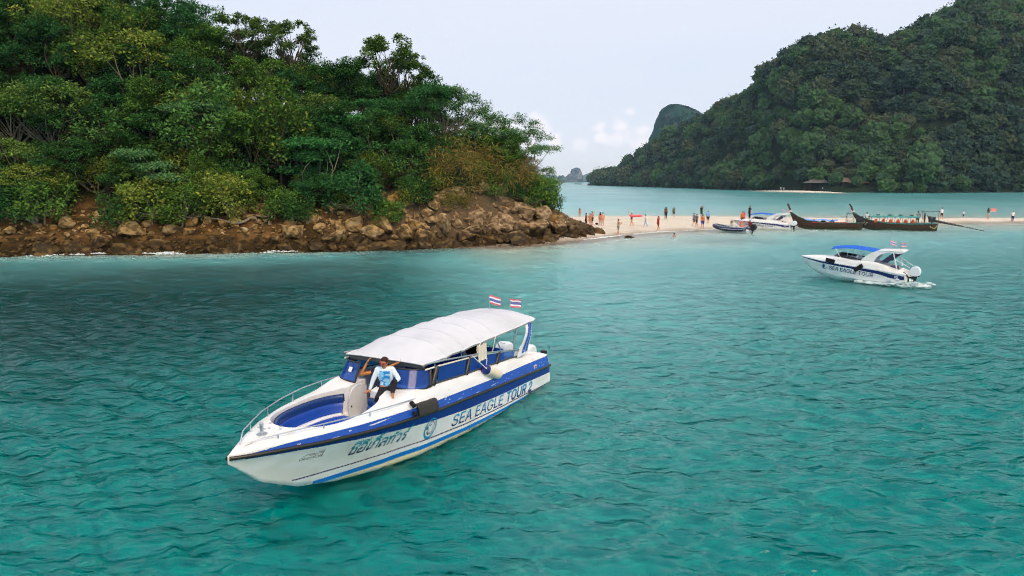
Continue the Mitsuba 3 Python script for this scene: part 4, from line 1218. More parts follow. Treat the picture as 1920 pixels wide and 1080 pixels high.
sill = lambda x: H1.zd(x) + 0.015
wtop = lambda x: I(x, [1.7, 2.0, 4.0, 6.0, 6.5], [1.34, 1.44, 1.745, 1.93, 1.96])
for sg in (1, -1):
    for x0_, x1_ in ((5.95, 4.72), (4.55, 3.12), (2.98, 2.05)):
        xs = np.linspace(x0_, x1_, 10)
        obj('side_window', sheet(np.stack([np.stack([xs + 0.10, sg * (1.22 + 0 * xs), sill(xs)], 1), np.stack([xs - 0.10, sg * (1.17 + 0 * xs), wtop(xs)], 1)], 0)), 'tinted_glass', boat, smooth=True)
    for x_ in (6.12, 4.63, 3.05):
        obj('window_pillar', tube([[x_ + 0.12, sg * 1.225, sill(x_) - .01], [x_ - 0.12, sg * 1.175, wtop(x_) + .01]], 0.075 if x_ > 6 else 0.055, 6), 'satin', boat, lin(44, 42, 44), True)
    xs = np.linspace(6.45, 1.6, 30)
    obj('window_rail', tube(np.stack([xs, sg * (1.18 + 0 * xs), wtop(xs) + 0.01], 1), 0.022, 8), 'satin', boat, lin(226, 220, 208), True)
    ys = 1.24 - 0.0 * xs
    obj('window_sill', tube(np.stack([xs, sg * (1.225 + 0 * xs), sill(xs)], 1), 0.02, 6), 'satin', boat, lin(58, 54, 50), True)
    xr_ = np.linspace(6.45, 1.75, 40)
    obj('canopy_rail', tube(np.stack([xr_, sg * 1.2 + 0 * xr_, I(xr_, [1.75, 2.6, 4.0, 5.76, 6.45], [1.40, 1.56, 1.80, 2.03, 2.10])], 1), 0.021, 8), 'steel', boat, smooth=True)
    posts = [[[4.9, 1.2, 1.9], [4.95, 1.19, 2.08]], [[4.15, 1.2, 1.8], [3.95, 1.18, 2.08]], [[3.6, 1.19, 1.74], [3.95, 1.18, 2.08]], [[3.35, 1.2, 1.68], [3.15, 1.18, 2.07]], [[2.85, 1.2, 1.6], [3.15, 1.18, 2.07]], [[3.12, 1.0, 1.35], [3.15, 1.18, 2.07]],
             [[2.1, 1.19, 1.42], [2.0, 1.18, 2.06]], [[1.95, 1.1, 1.3], [1.75, 1.12, 2.06]], [[6.05, 1.22, 1.58], [6.1, 1.19, 2.09]]]
    for q in posts:
        obj('canopy_post', tube(np.array(q) * [1, sg, 1], 0.016, 6), 'steel', boat, smooth=True)

# ---- seats in the cabin
for sg in (1, -1):
    for i_, x_ in enumerate((5.6, 4.5, 3.5, 2.6)):
        st = obj('cabin_seat', cat([box((0.50, 0.62, 0.16), (x_, sg * 0.68, 0.92), 0.05), box((0.14, 0.62, 0.62), (x_ - 0.26, sg * 0.68, 1.22), 0.05)]), 'satin', boat, UPB, 30)
        obj('pedestal', box((0.36, 0.40, 0.52), (x_, sg * 0.68, 0.58), 0.02), 'matte', st, WHITE * 0.8, 30)
obj('helm_console', box((0.55, 0.7, 0.9), (6.2, 0.62, 0.98), 0.06), 'satin', boat, lin(36, 40, 52), 30)
wheel = trimesh.creation.torus(0.19, 0.018, 24, 8).apply_transform(trimesh.transformations.rotation_matrix(1.2, [0, 1, 0])).apply_translation([5.86, 0.62, 1.45])
obj('steering_wheel', wheel, 'satin', boat, BLACKC, True)

# ---- canopy
RXS = np.array([6.45, 6.25, 5.95, 5.55, 4.75, 3.95, 3.15, 2.2, 1.3, 0.75, 0.45])
RZS = np.array([2.11, 2.23, 2.36, 2.43, 2.475, 2.49, 2.48, 2.46, 2.41, 2.33, 2.18])
BOWS = [6.43, 5.55, 4.75, 3.95, 3.15, 2.0, 0.47]
xs = np.sort(np.concatenate([np.linspace(0.45, 6.45, 90), BOWS]))[::-1]
from scipy.interpolate import PchipInterpolator
cz = PchipInterpolator(RXS[::-1], RZS[::-1])(xs)
bi = np.searchsorted(np.sort(BOWS), xs)
lo_, hi_ = np.sort(BOWS)[np.clip(bi - 1, 0, 6)], np.sort(BOWS)[np.clip(bi, 0, 6)]
sag = np.where(hi_ > lo_, np.sin(np.pi * (xs - lo_) / np.maximum(hi_ - lo_, 1e-6)), 0)
tt = np.linspace(-1, 1, 61)
edge = 2.08 - 0.012 * np.abs(np.sin(xs * 3))
wy = 1.17 - 0.05 * sstep(5.9, 6.45, xs) - 0.03 * sag - 0.10 * sstep(0.8, 0.45, xs)
Zr = edge[:, None] + (cz - 0.016 * sag - edge)[:, None] * (1 - np.abs(tt)[None] ** 3.0)
Xr = xs[:, None] + 0.06 * (1 - tt[None] ** 2) * sstep(5.9, 6.45, xs)[:, None]
roof = np.stack([Xr, wy[:, None] * tt[None], Zr], -1)
obj('canopy', sheet(roof), 'canvas', boat, smooth=True)
und = roof.copy()
und[..., 2] -= 0.02
und[:, [0, -1], 2] -= 0.03
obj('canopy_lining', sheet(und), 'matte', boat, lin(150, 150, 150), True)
hem = np.concatenate([roof[0], roof[:, -1], roof[-1, ::-1], roof[::-1, 0]])
obj('canopy_hem', tube(hem, 0.018, 6), 'matte', boat, WHITE * 0.9, True)
for x_ in BOWS[1:-1]:
    i_ = int(np.argmin(np.abs(xs - x_)))
    obj('canopy_seam', tube(roof[i_] + [0, 0, 0.003], 0.006, 6), 'matte', boat, lin(212, 214, 220), True)
    obj('canopy_bow', tube(roof[i_] - [0, 0, 0.045], 0.016, 6), 'steel', boat, smooth=True)
valance = np.stack([roof[1] - [0.03, 0, 0.03], roof[1] * [1, 0.97, 1] - [0.10, 0, 0.16]], 0)
obj('front_curtain', sheet(valance), 'matte', boat, lin(120, 118, 112), True)

# ---- arch
ap = np.array([(2.04, 1.24, 1.22), (1.62, 1.22, 1.62), (1.28, 1.15, 1.94), (1.12, 1.00, 2.12), (1.0, 0.6, 2.24), (0.95, 0, 2.28)])
arch = smooth_path(np.vstack([ap, (ap * [1, -1, 1])[::-1][1:]]), 50)
wid = np.interp(np.linspace(0, 1, 50), [0, .2, .5, .8, 1], [0.80, 0.46, 0.30, 0.46, 0.80])
R_ = []
for p, w_ in zip(arch, wid):
    o = p[1] / 1.24
    R_.append([p + [0, 0.03 * np.sign(o), 0], p + [-w_ * .5, 0.04 * np.sign(o), 0.01], p + [-w_, 0.0, 0], p + [-w_ * .5, -0.05 * np.sign(o), -0.05]])
obj('arch', sheet(np.array(R_), closed=True), 'gelcoat', boat, smooth=40)
for sg in (1, -1):
    for a0_, a1_ in ((0.30, 0.52), (0.60, 0.86)):
        P_ = []
        for i_ in range(1, 15):
            p, w_ = arch[i_], wid[i_]
            q = [p + [-w_ * f_, 0.012, 0] + np.array([0, 0.03 + (0.01 * f_ / 0.5 if f_ < .5 else 0.01 - 0.04 * (f_ - .5) / .5), 0.01 * min(f_, 1 - f_) * 2]) for f_ in (a0_, (a0_ + a1_) / 2, a1_)]
            P_.append(np.array(q) * [1, sg, 1])
        obj('arch_stripe', sheet(np.array(P_)), 'band_blue', boat, smooth=True)

# ---- rails, windlass, deck fittings
def deckp(x, y, dz=0.0):
    return np.array([x, y, float(H1.deck_z(x, np.array(y))) + dz])
for sg in (1, -1):
    hgt = 0.15 if sg < 0 else 0.05
    yy_ = lambda x: sg * np.maximum(H1.yr(x) - 0.17, 0.06)
    xs_ = np.linspace(10.45, 5.9, 30)
    pts = [deckp(10.62, yy_(10.62), 0.0), deckp(10.52, yy_(10.52), hgt * 0.7)] + [np.array([x, yy_(x), zb(x) + 0.10 + hgt]) for x in xs_] + [deckp(5.75, sg * 1.36, 0.0)]
    obj('bow_rail', tube(smooth_path(pts, 60), 0.013, 8), 'steel', boat, smooth=True)
    for x in (10.1, 9.3, 8.3, 7.2, 6.4):
        obj('stanchion', tube([deckp(x, yy_(x), -0.02), [x, yy_(x), zb(x) + 0.10 + hgt]], 0.013, 6), 'steel', boat, smooth=True)
wz = float(H1.deck_z(10.15, np.array(0.0)))
wl_ = obj('windlass', cat([trimesh.creation.cylinder(0.10, 0.02, sections=24).apply_translation([10.15, 0, wz + .01]), trimesh.creation.cylinder(0.035, 0.20, sections=16).apply_translation([10.15, 0, wz + .11]),
                           trimesh.creation.icosphere(2, 0.038).apply_translation([10.15, 0, wz + .21]), tube([[10.15, -0.10, wz + .13], [10.15, 0.10, wz + .13]], 0.012, 8)]), 'steel', boat, smooth=35)
for x, y in ((9.86, -.12), (9.80, .12), (9.66, -.30), (9.70, .02)):
    obj('deck_plate', cat([trimesh.creation.cylinder(0.028, 0.012, sections=12).apply_translation(deckp(x, y, .004))]), 'steel', boat, smooth=35)
obj('bow_eye', trimesh.creation.torus(0.035, 0.008, 16, 8).apply_transform(trimesh.transformations.rotation_matrix(1.57, [1, 0, 0])).apply_translation([9.78, 0.0, 0.33]), 'steel', boat, smooth=True)
cl = H1.side(np.array(1.15), np.array(0.95))
obj('stern_cleat', box((0.16, 0.03, 0.10), (1.15, float(H1.side(1.15, zr(1.15) + .14)) + .012, zr(1.15) + 0.14), 0.01), 'satin', boat, lin(210, 196, 180), 30)
obj('mooring_hole', box((0.05, 0.02, 0.05), (1.15, float(H1.side(1.15, zr(1.15) + .14)) + .03, zr(1.15) + 0.14), 0.006), 'satin', boat, lin(60, 20, 14), 30)
for y in (0.42, -0.42):
    outboard(boat, (-0.40, y, 0.14), 0.98)
labels['speedboat__outboard_motor'] = {'label': 'white outboard motor on the port side'}
obj('stern_bracket', cat([tube([[-0.02, 1.12, 0.84], [-0.16, 1.12, 0.90], [-0.18, 1.12, 0.66]], 0.028, 6), box((0.12, 0.20, 0.10), (-0.13, 1.12, 0.90), 0.02)]), 'satin', boat, BLACKC, True)
obj('windscreen_sticker', pane([(6.90, -.58, 1.80), (6.87, -.70, 1.80), (6.81, -.69, 1.90), (6.84, -.57, 1.90)]).apply_translation([0.03, 0, 0.01]), 'matte', boat, WHITE, True)
place(boat, BOAT)

# ---- things that hang on it
fd = thing('fender', 'white tubular fender with a dark blue end roped along the side of the nearest boat', 'fender')
L_ = smooth_path([(-.36, 0, 0), (-.33, 0, .09), (-.25, 0, .125), (0, 0, .13), (.25, 0, .125), (.33, 0, .08), (.36, 0, .0)], 24)
prof = np.stack([np.abs(L_[:, 2]), L_[:, 0]], 1)
body = trimesh.creation.revolve(prof[:18], sections=24)
cap = trimesh.creation.revolve(np.array([(0.0, .37), (.05, .365), (.10, .33), (.127, .27), (.134, .2)])[::-1], sections=24)
mtx = T().translate([3.78, 1.42, 1.28]).rotate([0, 1, 0], 62).rotate([1, 0, 0], 14)
obj('body', body, 'satin', fd, lin(226, 214, 190), 40, mtx)
obj('cap', cap, 'satin', fd, lin(30, 40, 120), 40, mtx)
obj('rope', cat([tube([[4.10, 1.44, 1.45], [4.45, 1.2, 1.86]], 0.011, 6), tube([[4.10, 1.44, 1.45], [3.72, 1.24, 1.62]], 0.009, 6)]), 'matte', fd, lin(226, 224, 216), True)
place(fd, BOAT)
mt_ = thing('rubber_mat', 'dark grey rubber mat folded over the blue band of the nearest boat', 'mat')
xs = np.linspace(6.46, 7.16, 26)
prof_ = []
for a_ in np.linspace(0, 1, 14):
    # from the deck, over the edge and down the side
    prof_.append(a_)
P_ = []
for x in xs:
    e = np.array([H1.yr(x) + 0.02, zb(x) + 0.045])
    pr_ = [(e[0] - 0.07, e[1] + 0.035), (e[0] - 0.02, e[1] + 0.015), (e[0] + 0.015, e[1] - 0.05), (e[0] + 0.03, e[1] - 0.14), (e[0] + 0.035, e[1] - 0.23)]
    ln = LineString(smooth_path(np.array(pr_), 14))
    P_.append([(x + 0.02 * math.sin(5 * z), y + .008 * math.sin(x * 17), z) for y, z in np.array(ln.coords)])
P_ = np.array(P_)
P2 = P_ + [0, 0.02, 0.012]
obj('sheet', cat([sheet(P_), sheet(P2), sheet(np.stack([P_[:, -1], P2[:, -1]])), sheet(np.stack([P_[0], P2[0]])), sheet(np.stack([P_[-1], P2[-1]]))]), 'matte', mt_, lin(62, 60, 58), 30)
obj('end_roll', cat([tube([[7.26, H1.yr(7.4) - .05, zb(7.4) + .13], [7.28, H1.yr(7.4) + .06, zb(7.4) + .06]], 0.05, 10), tube([[7.26, H1.yr(7.4) + .05, zb(7.4) - .06], [7.29, H1.yr(7.4) + .07, zb(7.4) - .14]], 0.05, 10)]), 'matte', mt_, BLACKC, True)
place(mt_, BOAT)
towel = thing('towel', 'cream towel hanging over the canopy rail of the nearest boat', 'towel')
tx = np.linspace(3.72, 4.12, 12)
P_ = np.array([[(x + .01 * math.sin(40 * z), 1.225 + 0.012 * math.sin(x * 38 + z * 3), z) for z in np.linspace(1.60, 2.02, 14)] for x in tx])
obj('cloth', cat([sheet(P_), sheet(P_ - [0, .05, 0.0])]), 'matte', towel, lin(226, 216, 200), True)
place(towel, BOAT)
bag = thing('life_jacket', 'black life jackets bundled on the seats behind the cream towel of the nearest boat', 'life jacket')
r_ = np.random.default_rng(9)
obj('bundle', as_tm(m3.Manifold.batch_hull([m3.Manifold.sphere(0.10, 12).translate((np.array([3.55, 0.72, 1.72]) + r_.uniform(-.16, .16, 3) * [1, 1, 1]).tolist()) for _ in range(9)])), 'matte', bag, lin(20, 20, 20), 30)
obj('collar', trimesh.creation.torus(0.11, 0.05, 16, 8).apply_transform(trimesh.transformations.rotation_matrix(1.4, [1, 0, 0])).apply_translation([3.48, .86, 1.80]), 'matte', bag, lin(28, 28, 30), True)
place(bag, BOAT)
flag(on_boat(1.35, 0.0, 2.40), 'faded striped Thai flag on the canopy of the nearest boat, the left one of two', 0.44, 0.34, 0.26, 178, 0.3)
flag(on_boat(0.95, 0.52, 2.34), 'faded striped Thai flag on the canopy of the nearest boat, the right one of two', 0.40, 0.34, 0.26, 176, 2.0, 0.04)
# ---------------------------------------------------------------- the two smaller speedboats
def cruiser(name, label, tw, full=True, text=True, tag=''):
    H = Hull(7.3,
             rub=([0, 2, 4, 5.6, 7.3], [0.62, 0.74, 0.86, 0.95, 1.06]),
             beam=([0, 0.3, 2, 4.2, 5.2, 6.0, 6.7, 7.1, 7.3], [1.12, 1.18, 1.2, 1.18, 1.02, 0.76, 0.42, 0.18, 0.0]),
             chine=([0, 2.5, 4, 5, 5.8, 6.5, 7.3], [1.08, 1.08, 0.96, 0.74, 0.46, 0.2, 0.0], [0.0, 0.0, 0.03, 0.10, 0.22, 0.46, 1.0]),
             keel=([0, 4.2, 5.4, 6.2, 6.8, 7.3], [-0.4, -0.4, -0.15, 0.16, 0.52, 0.98]),
             band=([0, 7.3], [0.05, 0.04]),
             deck=([0, 0.4, 1.2, 2.0, 3.2, 4.4, 4.9, 5.6, 6.6, 7.3], [0.68, 0.84, 1.06, 1.20, 1.24, 1.30, 1.30, 1.24, 1.18, 1.10]),
             aw=([0, 1, 2, 4.4, 5.4, 7.3], [0.5, 0.4, 0.22, 0.22, 0.5, 0.7]))
    k = thing(name, label, 'boat')
    h = tm2m(H.solid(60))
    h -= prism(Polygon([(0.5, -.78), (4.0, -.86), (4.6, -.66), (4.6, .66), (4.0, .86), (0.5, .78)]), 0.32, 2)
    h -= prism(Polygon([(-.5, -.5), (.4, -.5), (.4, .5), (-.5, .5)]), 0.42, 2)
    obj('hull', as_tm(h), 'gelcoat', k, smooth=28)
    NV = lin(22, 34, 96)
    obj('navy_band', H.strip(0.08, 7.15, lambda x: H.zr(x) - I(x, [0, .2, .9, 1.6, 3.5, 6, 7.2], [.28, .34, .34, .22, .15, .12, .05]), lambda x: H.zr(x) - I(x, [0, 1.0, 1.6, 3.5, 7.2], [.10, .08, .02, 0.0, 0.0]), 0.006, 80, m=4), 'satin', k, NV, True)
    obj('upper_stripe', H.strip(1.2, 6.6, lambda x: H.zb(x) - 0.045, lambda x: H.zb(x) - 0.01, 0.012, 60), 'satin', k, NV, True)
    obj('rub_rail', H.rail(0, 7.28, lambda x: H.zr(x) + 0.005, 0.022), 'satin', k, lin(200, 204, 212), True)
    if text:
        L_ = meshkit.text_mesh('SEA EAGLE TOUR', 0.235, 0.002, bold=True)
        wt = np.ptp(L_.vertices[:, 0])
        obj('lettering', H.decal(shear(L_, 0.12, 3.0 / wt), 5.05, lambda x: H.zr(x) - I(x, [2, 5], [.47, .45])), 'satin', k, NV, False)
        ring_ = affinity.scale(Point(0, 0).buffer(1, 24), .17, .17).difference(affinity.translate(affinity.scale(Point(0, 0).buffer(1, 24), .14, .145), .03, 0.02)).union(affinity.translate(affinity.scale(Point(0, 0).buffer(1, 24), .075, .11), -.04, .03))
        obj('emblem', H.decal(poly_mesh(ring_), 5.38, lambda x: 0 * x + H.zr(5.38) - .34), 'satin', k, lin(30, 70, 140), False)
        obj('number', H.decal(shear(meshkit.text_mesh('99', 0.15, 0.002, bold=True), .1), 0.72, lambda x: H.zr(x) - .29), 'satin', k, WHITE, False)
    # windscreen, seats, helm
    for sg in (1, -1):
        bot = smooth_path([(4.95, 0.02 * sg, 1.31), (4.85, sg * .45, 1.31), (4.45, sg * .80, 1.30), (2.9, sg * .96, 1.24)], 20)
        top = smooth_path([(4.60, 0.02 * sg, 1.52), (4.52, sg * .42, 1.52), (4.15, sg * .74, 1.48), (2.7, sg * .93, 1.27)], 20)
        obj('windscreen', sheet(np.stack([bot, top], 0)), 'satin', k, lin(22, 24, 30), True)
    for x_ in (3.5, 2.6):
        for sg in (1, -1):
            st = obj('seat', cat([box((.42, .46, .15), (x_, sg * .42, .92), .04), box((.12, .46, .55), (x_ - .22, sg * .42, 1.2), .04)]), 'satin', k, lin(206, 212, 220), 30)
            obj('pedestal', box((.25, .25, .55), (x_, sg * .42, .6), .02), 'matte', st, GREYC, 30)
    obj('stern_bench', box((.5, 1.4, .42), (1.0, 0, .78), .08), 'satin', k, lin(40, 44, 84), 30)
    # arch: a swept hoop over the cockpit
    for sg in (1, -1):
        pl = Polygon(smooth_path(np.array([(3.0, 1.20), (2.55, 1.62), (1.95, 1.93), (1.1, 2.00), (0.35, 1.96), (0.42, 1.90), (1.05, 1.88), (1.62, 1.76), (2.0, 1.46), (2.12, 1.22), (3.0, 1.20)]), 70)).buffer(0)
        m = poly_mesh(pl, 0.09)
        v = m.vertices.copy()
        m.vertices = np.stack([v[:, 0], sg * (0.98 - 0.16 * (v[:, 1] - 1.2) - v[:, 2]), v[:, 1]], 1)
        if sg > 0:
            m.invert()
        obj('arch_side', m, 'gelcoat', k, None, 30)
        wing = Polygon([(0.48, 1.92), (0.95, 1.90), (1.75, 1.22), (1.25, 1.24)])
        m = poly_mesh(wing, 0.05)
        v = m.vertices.copy()
        m.vertices = np.stack([v[:, 0], sg * (0.90 - 0.14 * (v[:, 1] - 1.2) - v[:, 2]), v[:, 1]], 1)
        obj('arch_wing', m, 'satin', k, lin(24, 30, 66), 30)
        obj('arch_strut', tube([[0.95, sg * .98, 1.9], [0.62, sg * 1.02, 0.95]], 0.035, 8), 'satin', k, WHITE, True)
        obj('arch_brace', tube([[0.80, sg * .98, 1.5], [-0.1, sg * .7, 1.05]], 0.022, 6), 'satin', k, WHITE, True)
    xs = np.linspace(1.95, 0.32, 10)
    zt = I(xs, [0.3, 1.1, 1.95], [1.97, 2.02, 1.95])
    obj('hardtop', sheet(np.array([[(x, y, z - 0.03 * y * y) for y in np.linspace(-.9, .9, 9)] for x, z in zip(xs, zt)])), 'gelcoat', k, None, True)
    # blue sun top on its legs
    xs = np.linspace(5.0, 1.9, 26)
    cz_ = I(xs, [1.9, 2.6, 3.6, 4.4, 4.8, 5.0], [1.95, 2.02, 2.08, 2.02, 1.95, 1.92])
    obj('sun_top', sheet(np.array([[(x, y * (1 - .06 * (x > 4.6)), z - 0.16 * abs(y / .88) ** 2.2) for y in np.linspace(-.88, .88, 15)] for x, z in zip(xs, cz_)])), 'matte', k, lin(36, 98, 196), True)
    for sg in (1, -1):
        for a, b in ((4.75, 4.3), (3.9, 3.9), (3.0, 3.3)):
            obj('sun_top_leg', tube([[b, sg * .88, 1.25], [a, sg * .84, 1.83]], 0.018, 6), 'steel', k, smooth=True)
    for x_, a_, nm in ((4.95, 8, 'hanging_fender'), (3.0, -38, 'hanging_fender')):
        if full:
            obj(nm, box((.62, .16, .26), (0, 0, 0), .04), 'matte', k, lin(22, 22, 26), 30, T().translate([x_, float(H.side(x_, H.zr(x_))) + .02, float(H.zr(x_)) + (.12 if x_ > 4 else -.02)]).rotate([0, 1, 0], -a_))
    for y in ((-.26, .30) if not full else (.0,)):
        outboard(k, (-.40, y, .26), .95, lin(226, 230, 238), lin(90, 96, 120))
    obj('stern_hose', tube(smooth_path([(.2, .9, .75), (-.1, .95, .5), (-.15, .9, .2)], 10), .05, 8), 'satin', k, BLACKC, True)
    place(k, tw)
    return H, k


C2 = (23.9, 40.8, 141.0)
cruiser('speedboat', 'white speedboat with blue sun top and navy band running past in the middle distance', frame_of(C2[0], C2[1], C2[2], 0.10, -2.0).scale([0.86, 0.86, 0.98]))
C3 = (36.1, 88.6, 152.0)
cruiser('speedboat', 'white speedboat with blue sun top moored at the sand spit behind the inflatable boat', frame_of(C3[0], C3[1], C3[2], 0.05), full=False)


def rel(C, x, y, z=0.0):
    a = math.radians(C[2])
    return (C[0] + x * math.cos(a) - y * math.sin(a), C[1] + x * math.sin(a) + y * math.cos(a), z)


for C, who in ((C2, 'running past in the middle distance'), (C3, 'behind the inflatable boat')):
    for i, (x, y) in enumerate(((1.35, -.45), (0.55, .45))):
        flag(rel(C, x * .86, y * .86, 1.98), ('left', 'right')[i] + f' small flag on the arch of the speedboat {who}', 0.62, 0.34, 0.26, 175, i * 2.0)

# foam thrown up by the running speedboat
vs, fs, n0 = [], [], 0
r_ = np.random.default_rng(8)
a = math.radians(C2[2])
for i in range(210):
    if i < 170:
        x = r_.uniform(-0.8, 2.6) ** 1.0
        y = 0.95 - 0.12 * max(x - 3, 0) ** 1.2 + abs(r_.normal(0, .13)) + (0.25 if x < 0.6 else 0)
        z = 0.05 + abs(r_.normal(0, .05)) * (1 + 2.0 * (x < 0.8))
        s = r_.uniform(.03, .10)
    else:
        x = r_.uniform(-1.3, 0.1)
        y = r_.normal(0.1, .42 + .08 * abs(x))
        z = 0.04 + abs(r_.normal(0, .08)) * max(0, 1 + x / 2.5)
        s = r_.uniform(.04, .17) * (1 + x / 6)
    m = trimesh.creation.icosphere(1)
    v = m.vertices * np.array([s * 1.9, s, s * .5]) * (1 + .3 * r_.normal(0, 1, (len(m.vertices), 1)))
    v = v + [x, y, z]
    vs.append(np.stack([C2[0] + v[:, 0] * math.cos(a) - v[:, 1] * math.sin(a), C2[1] + v[:, 0] * math.sin(a) + v[:, 1] * math.cos(a), v[:, 2]], 1))
    fs.append(m.faces + n0)
    n0 += len(v)
k = obj('wake_foam', trimesh.Trimesh(np.vstack(vs), np.vstack(fs), process=False), 'matte', None, np.array([0.60, 0.70, 0.70]), True)
labels[k] = {'label': 'white foam churned up along the side and stern of the running speedboat', 'kind': 'stuff'}

# ---------------------------------------------------------------- inflatable boat
k = thing('inflatable_boat', 'navy blue inflatable boat with a black outboard motor at the edge of the sand', 'boat')
RB = (28.75, 82.6, 131.0)
L_ = 5.0
pth = smooth_path([(0.1, .82, .42), (1.5, .86, .42), (3.2, .80, .46), (4.3, .52, .60), (4.85, 0, .72), (4.3, -.52, .60), (3.2, -.80, .46), (1.5, -.86, .42), (0.1, -.82, .42)], 60)
rad = 0.25 * np.minimum(1, 0.35 + 3.2 * np.minimum(np.linspace(0, 1, 60), np.linspace(1, 0, 60)) * 3)
obj('tube', tube(pth, rad, 14), 'satin', k, lin(26, 34, 66), True)
obj('tube_stripe', cat([tube(pth + [0, 0, .225], 0.05, 8), tube(pth * [1.012, 1.28, 1] + [0.03, 0, 0.02], 0.03, 6)]), 'satin', k, lin(196, 202, 214), True)
hb = m3.Manifold.batch_hull([ball_ for ball_ in [m3.Manifold.sphere(.06, 8).translate(list(p)) for p in ((.1, .7, .30), (.1, -.7, .30), (.1, .5, .02), (.1, -.5, .02), (.1, 0, -.18), (3.2, .65, .30), (3.2, -.65, .30), (3.2, 0, -.12), (4.5, 0, .45), (4.2, .25, .4), (4.2, -.25, .4))]])
obj('hull', as_tm(hb), 'satin', k, lin(190, 194, 200), 30)
obj('floor', box((4.0, 1.2, .04), (2.1, 0, .36), .01), 'matte', k, lin(190, 186, 176), 30)
obj('seat', box((.5, .9, .34), (1.35, 0, .55), .05), 'satin', k, lin(200, 196, 186), 30)
obj('console', box((.42, .6, .75), (2.3, 0, .72), .06), 'satin', k, lin(214, 208, 192), 30)
obj('bow_bag', cat([box((.6, .5, .3), (3.55, .1, .62), .1), box((.25, .25, .18), (4.2, 0, .80), .06)]), 'matte', k, lin(28, 32, 48), 30)
obj('rack', cat([tube([[.55, .55, .4], [.55, .55, 1.15], [.55, -.55, 1.15], [.55, -.55, .4]], .025, 8)]), 'steel', k, smooth=True)
outboard(k, (-.35, 0, .22), 1.05, lin(26, 28, 34), lin(200, 204, 210), tilt=-14)
place(k, frame_of(*RB))
lb_ = thing('lifebuoy', 'orange lifebuoy ring on the rack of the inflatable boat', 'lifebuoy')
obj('ring', trimesh.creation.torus(.30, .075, 28, 10), 'satin', lb_, lin(226, 96, 60), True)
obj('band', cat([trimesh.creation.torus(.078, .012, 12, 6).apply_transform(trimesh.transformations.rotation_matrix(1.5708, [1, 0, 0])).apply_transform(trimesh.transformations.rotation_matrix(q, [0, 0, 1])).apply_translation([.30 * math.cos(q), .30 * math.sin(q), 0]) for q in (0, 1.57, 3.14, 4.71)]), 'matte', lb_, lin(230, 230, 226), True)
p_ = rel(RB, .85, .35, 1.05)
place(lb_, T().translate(list(p_)).rotate([0, 0, 1], 20).rotate([1, 0, 0], 84))


